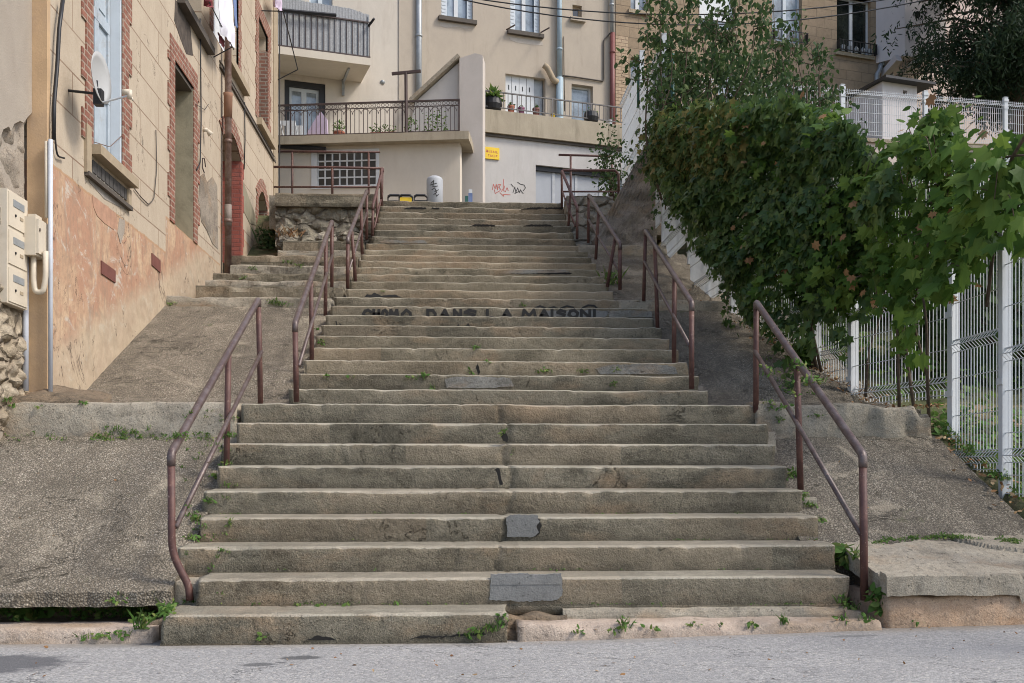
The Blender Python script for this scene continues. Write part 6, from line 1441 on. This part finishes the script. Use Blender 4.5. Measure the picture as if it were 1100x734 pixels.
# weeds in joints and cracks, one object of ground cover
def tuft(mb, p, r, h, n, rn, broad=.6, s=.05):
    for _ in range(n):
        a = rn.uniform(0,2*math.pi); q = p+Vector((math.cos(a),math.sin(a)*.7,0))*r*rn.random()
        if rn.random() < broad: leaf(mb, q+UP*h*rn.random()*.8, Vector((math.cos(a)*.6,math.sin(a)*.6-.4,.8)), Vector((math.cos(a),math.sin(a),rn.uniform(-.2,.6))), s*rn.uniform(.5,1.2), OVL, rn)
        else:
            d = Vector((rn.gauss(0,.35),rn.gauss(0,.35),1)).normalized(); L = h*rn.uniform(.5,1.3); sd_ = Vector((d.y,-d.x,0)).normalized()*.0028 if abs(d.x)+abs(d.y)>.01 else Vector((.003,0,0))
            m_ = q+d*L*.6; e = q+d*L+Vector((d.x,d.y,0))*L*.4; mb.add([q-sd_,q+sd_,m_+sd_*.7,e,m_-sd_*.7],[(0,1,2,3,4)])
mb = MB(); rn = random.Random(77)
def at(px,py,r,h,n,broad=.6,s=.05):
    s *= .66; n = int(n*1.5)
    p,_ = hit(px,py)
    if p: tuft(mb, p, r, h, n, rn, broad, s)
for k in range(46): at(rn.uniform(5,180),rn.uniform(657,668),.05,.06,10,.85,.055)
for k in range(16): at(rn.uniform(120,182),rn.uniform(648,662),.05,.08,12,.95,.05)
for k in range(46): at(rn.uniform(5,252),rn.uniform(467,474),.05,.035,9,.6,.03)
for k in range(16): at(rn.uniform(108,160),rn.uniform(462,472),.03,.05,9,.6,.03)
for px,py,r,h,n in [(92,686,.06,.04,20),(112,685,.06,.04,20),(130,684,.05,.05,18),(150,676,.05,.12,40),(282,685,.03,.02,8),(500,684,.04,.03,16),(514,681,.05,.05,24),(528,678,.05,.06,28),(538,672,.03,.05,14),(660,680,.05,.04,18),(672,675,.05,.07,26),(620,680,.04,.03,10),(540,665,.03,.03,10),(700,676,.05,.02,8),(745,673,.05,.03,10),(775,673,.03,.03,8),(842,671,.03,.06,16),(808,672,.04,.03,10),(905,667,.04,.03,12),(930,667,.05,.04,14),(985,668,.04,.02,6),
    (320,650,.04,.02,12),(345,649,.08,.015,16),(375,648,.07,.015,14),(425,647,.04,.02,10),(205,648,.04,.04,14),(245,522,.08,.02,24),(225,540,.06,.05,22),(213,560,.06,.05,22),(207,580,.06,.05,20),(232,515,.05,.05,18),(243,500,.05,.04,16),(246,470,.05,.05,18),(250,450,.04,.04,14),(240,485,.05,.04,14),
    (442,407,.06,.03,26),(455,405,.05,.04,30),(466,418,.03,.05,16),(350,406,.03,.03,10),(375,405,.05,.02,10),(505,401,.04,.04,20),(511,375,.04,.05,22),(523,390,.03,.03,10),(585,400,.08,.04,40),(625,400,.06,.04,24),(662,398,.05,.03,16),(660,415,.04,.05,18),(541,466,.02,.05,10),(552,488,.02,.04,8),(345,370,.04,.06,22),(340,355,.03,.04,12),(562,329,.06,.03,20),
    (870,545,.05,.05,24),(862,535,.05,.05,20),(852,512,.05,.07,30),(845,515,.04,.04,14),(884,560,.03,.03,10),(838,452,.04,.04,14),(830,440,.04,.03,10),(878,447,.08,.02,20),(905,648,.05,.07,30),(915,655,.05,.05,26),(920,600,.04,.08,20),
    (182,328,.10,.06,40),(300,328,.10,.07,50),(292,326,.08,.05,26),(308,329,.08,.05,26),(90,434,.04,.03,16),(4,432,.06,.05,26),(14,437,.08,.02,20),(42,437,.05,.02,8),(310,283,.07,.05,26),(322,287,.08,.06,26),(270,290,.08,.06,20),(262,300,.06,.05,14),(410,314,.03,.04,8)]: at(px,py,r,h,n)
for k in range(60): at(rn.choice((rn.uniform(225,520),rn.uniform(560,900))), rn.choice((649,649,612,580,552)), .05,.012,7,.35,.022)
for k in range(40): at(rn.uniform(192,250), rn.uniform(440,640), .03,.03,7,.5,.03)
for k in range(70):
    px = rn.uniform(940,1100); at(px, 583-6*math.sin((px-940)/160*math.pi)+rn.uniform(-2,2), .05,.02,9,.5,.028)
for k in range(60): 
    t = rn.random(); at(lerp(1008,1100,t)+rn.uniform(0,8), lerp(462,540,t)+rn.uniform(-6,2), .06,.06,10,.7,.05)
for k in range(40): at(rn.uniform(820,880),rn.uniform(365,440),.07,.05,9,.85,.05)
tag(mb.build('weeds', M['weed'], None, fix=False), 'small weeds and grass tufts growing in the joints of steps, kerbs and ramps', 'weeds', kind='stuff')
# single plants large enough to point at
def plant(px, py, r, h, n, s, label, mat='weed', broad=1.0, cat='plant'):
    p,_ = hit(px,py); m_ = MB(); tuft(m_, p, r, h, n, rn, broad, s); o = m_.build('wild_plant', M[mat], None, fix=False, loc=p); return tag(o, label, cat)
plant(908,605,.055,.15,60,.085,'leafy green weed growing at the end of the third step beside the right handrail')
plant(946,655,.07,.16,90,.06,'green weed clump growing between the right handrail foot and the broken slab')
plant(866,392,.16,.30,130,.10,'bright green leafy plant at the foot of the fence below the ivy','maple')
plant(658,306,.14,.22,120,.05,'light green weed clump at the foot of the third right handrail','weed',.9)
plant(289,268,.22,.42,240,.07,'scruffy dark bush between the brick doorway and the loose stones','birch',.93,'bush')
plant(312,255,.22,.16,60,.05,'patch of dry straw coloured grass on the stones under the rubble wall','dry',.2,'grass')
plant(35,664,.05,.07,34,.09,'spiky rosette weed under the broken edge of the left ramp')
plant(62,655,.06,.08,34,.09,'broad leaved weed in the hollow under the left ramp edge')
# overhead wires
def wire(pts, label, r=.016):
    mb = MB(); mb.tube([P(*q) for q in pts], r, 5); tag(mb.build('overhead_wire', M['black'], None, True), label, 'cable', 'overhead wires before the houses')
def sag(a,b,s,n=14): return [(lerp(a[0],b[0],k/n), lerp(a[1],b[1],k/n)+s*4*(k/n)*(1-k/n), lerp(a[2],b[2],k/n)) for k in range(n+1)]
wire(sag((470,-8,24.5),(1100,-30,26),34,24), 'upper overhead wire sagging across the beige house front')
wire(sag((440,-14,24.4),(1060,-16,26),42,24), 'lower overhead wire sagging across the beige house front')
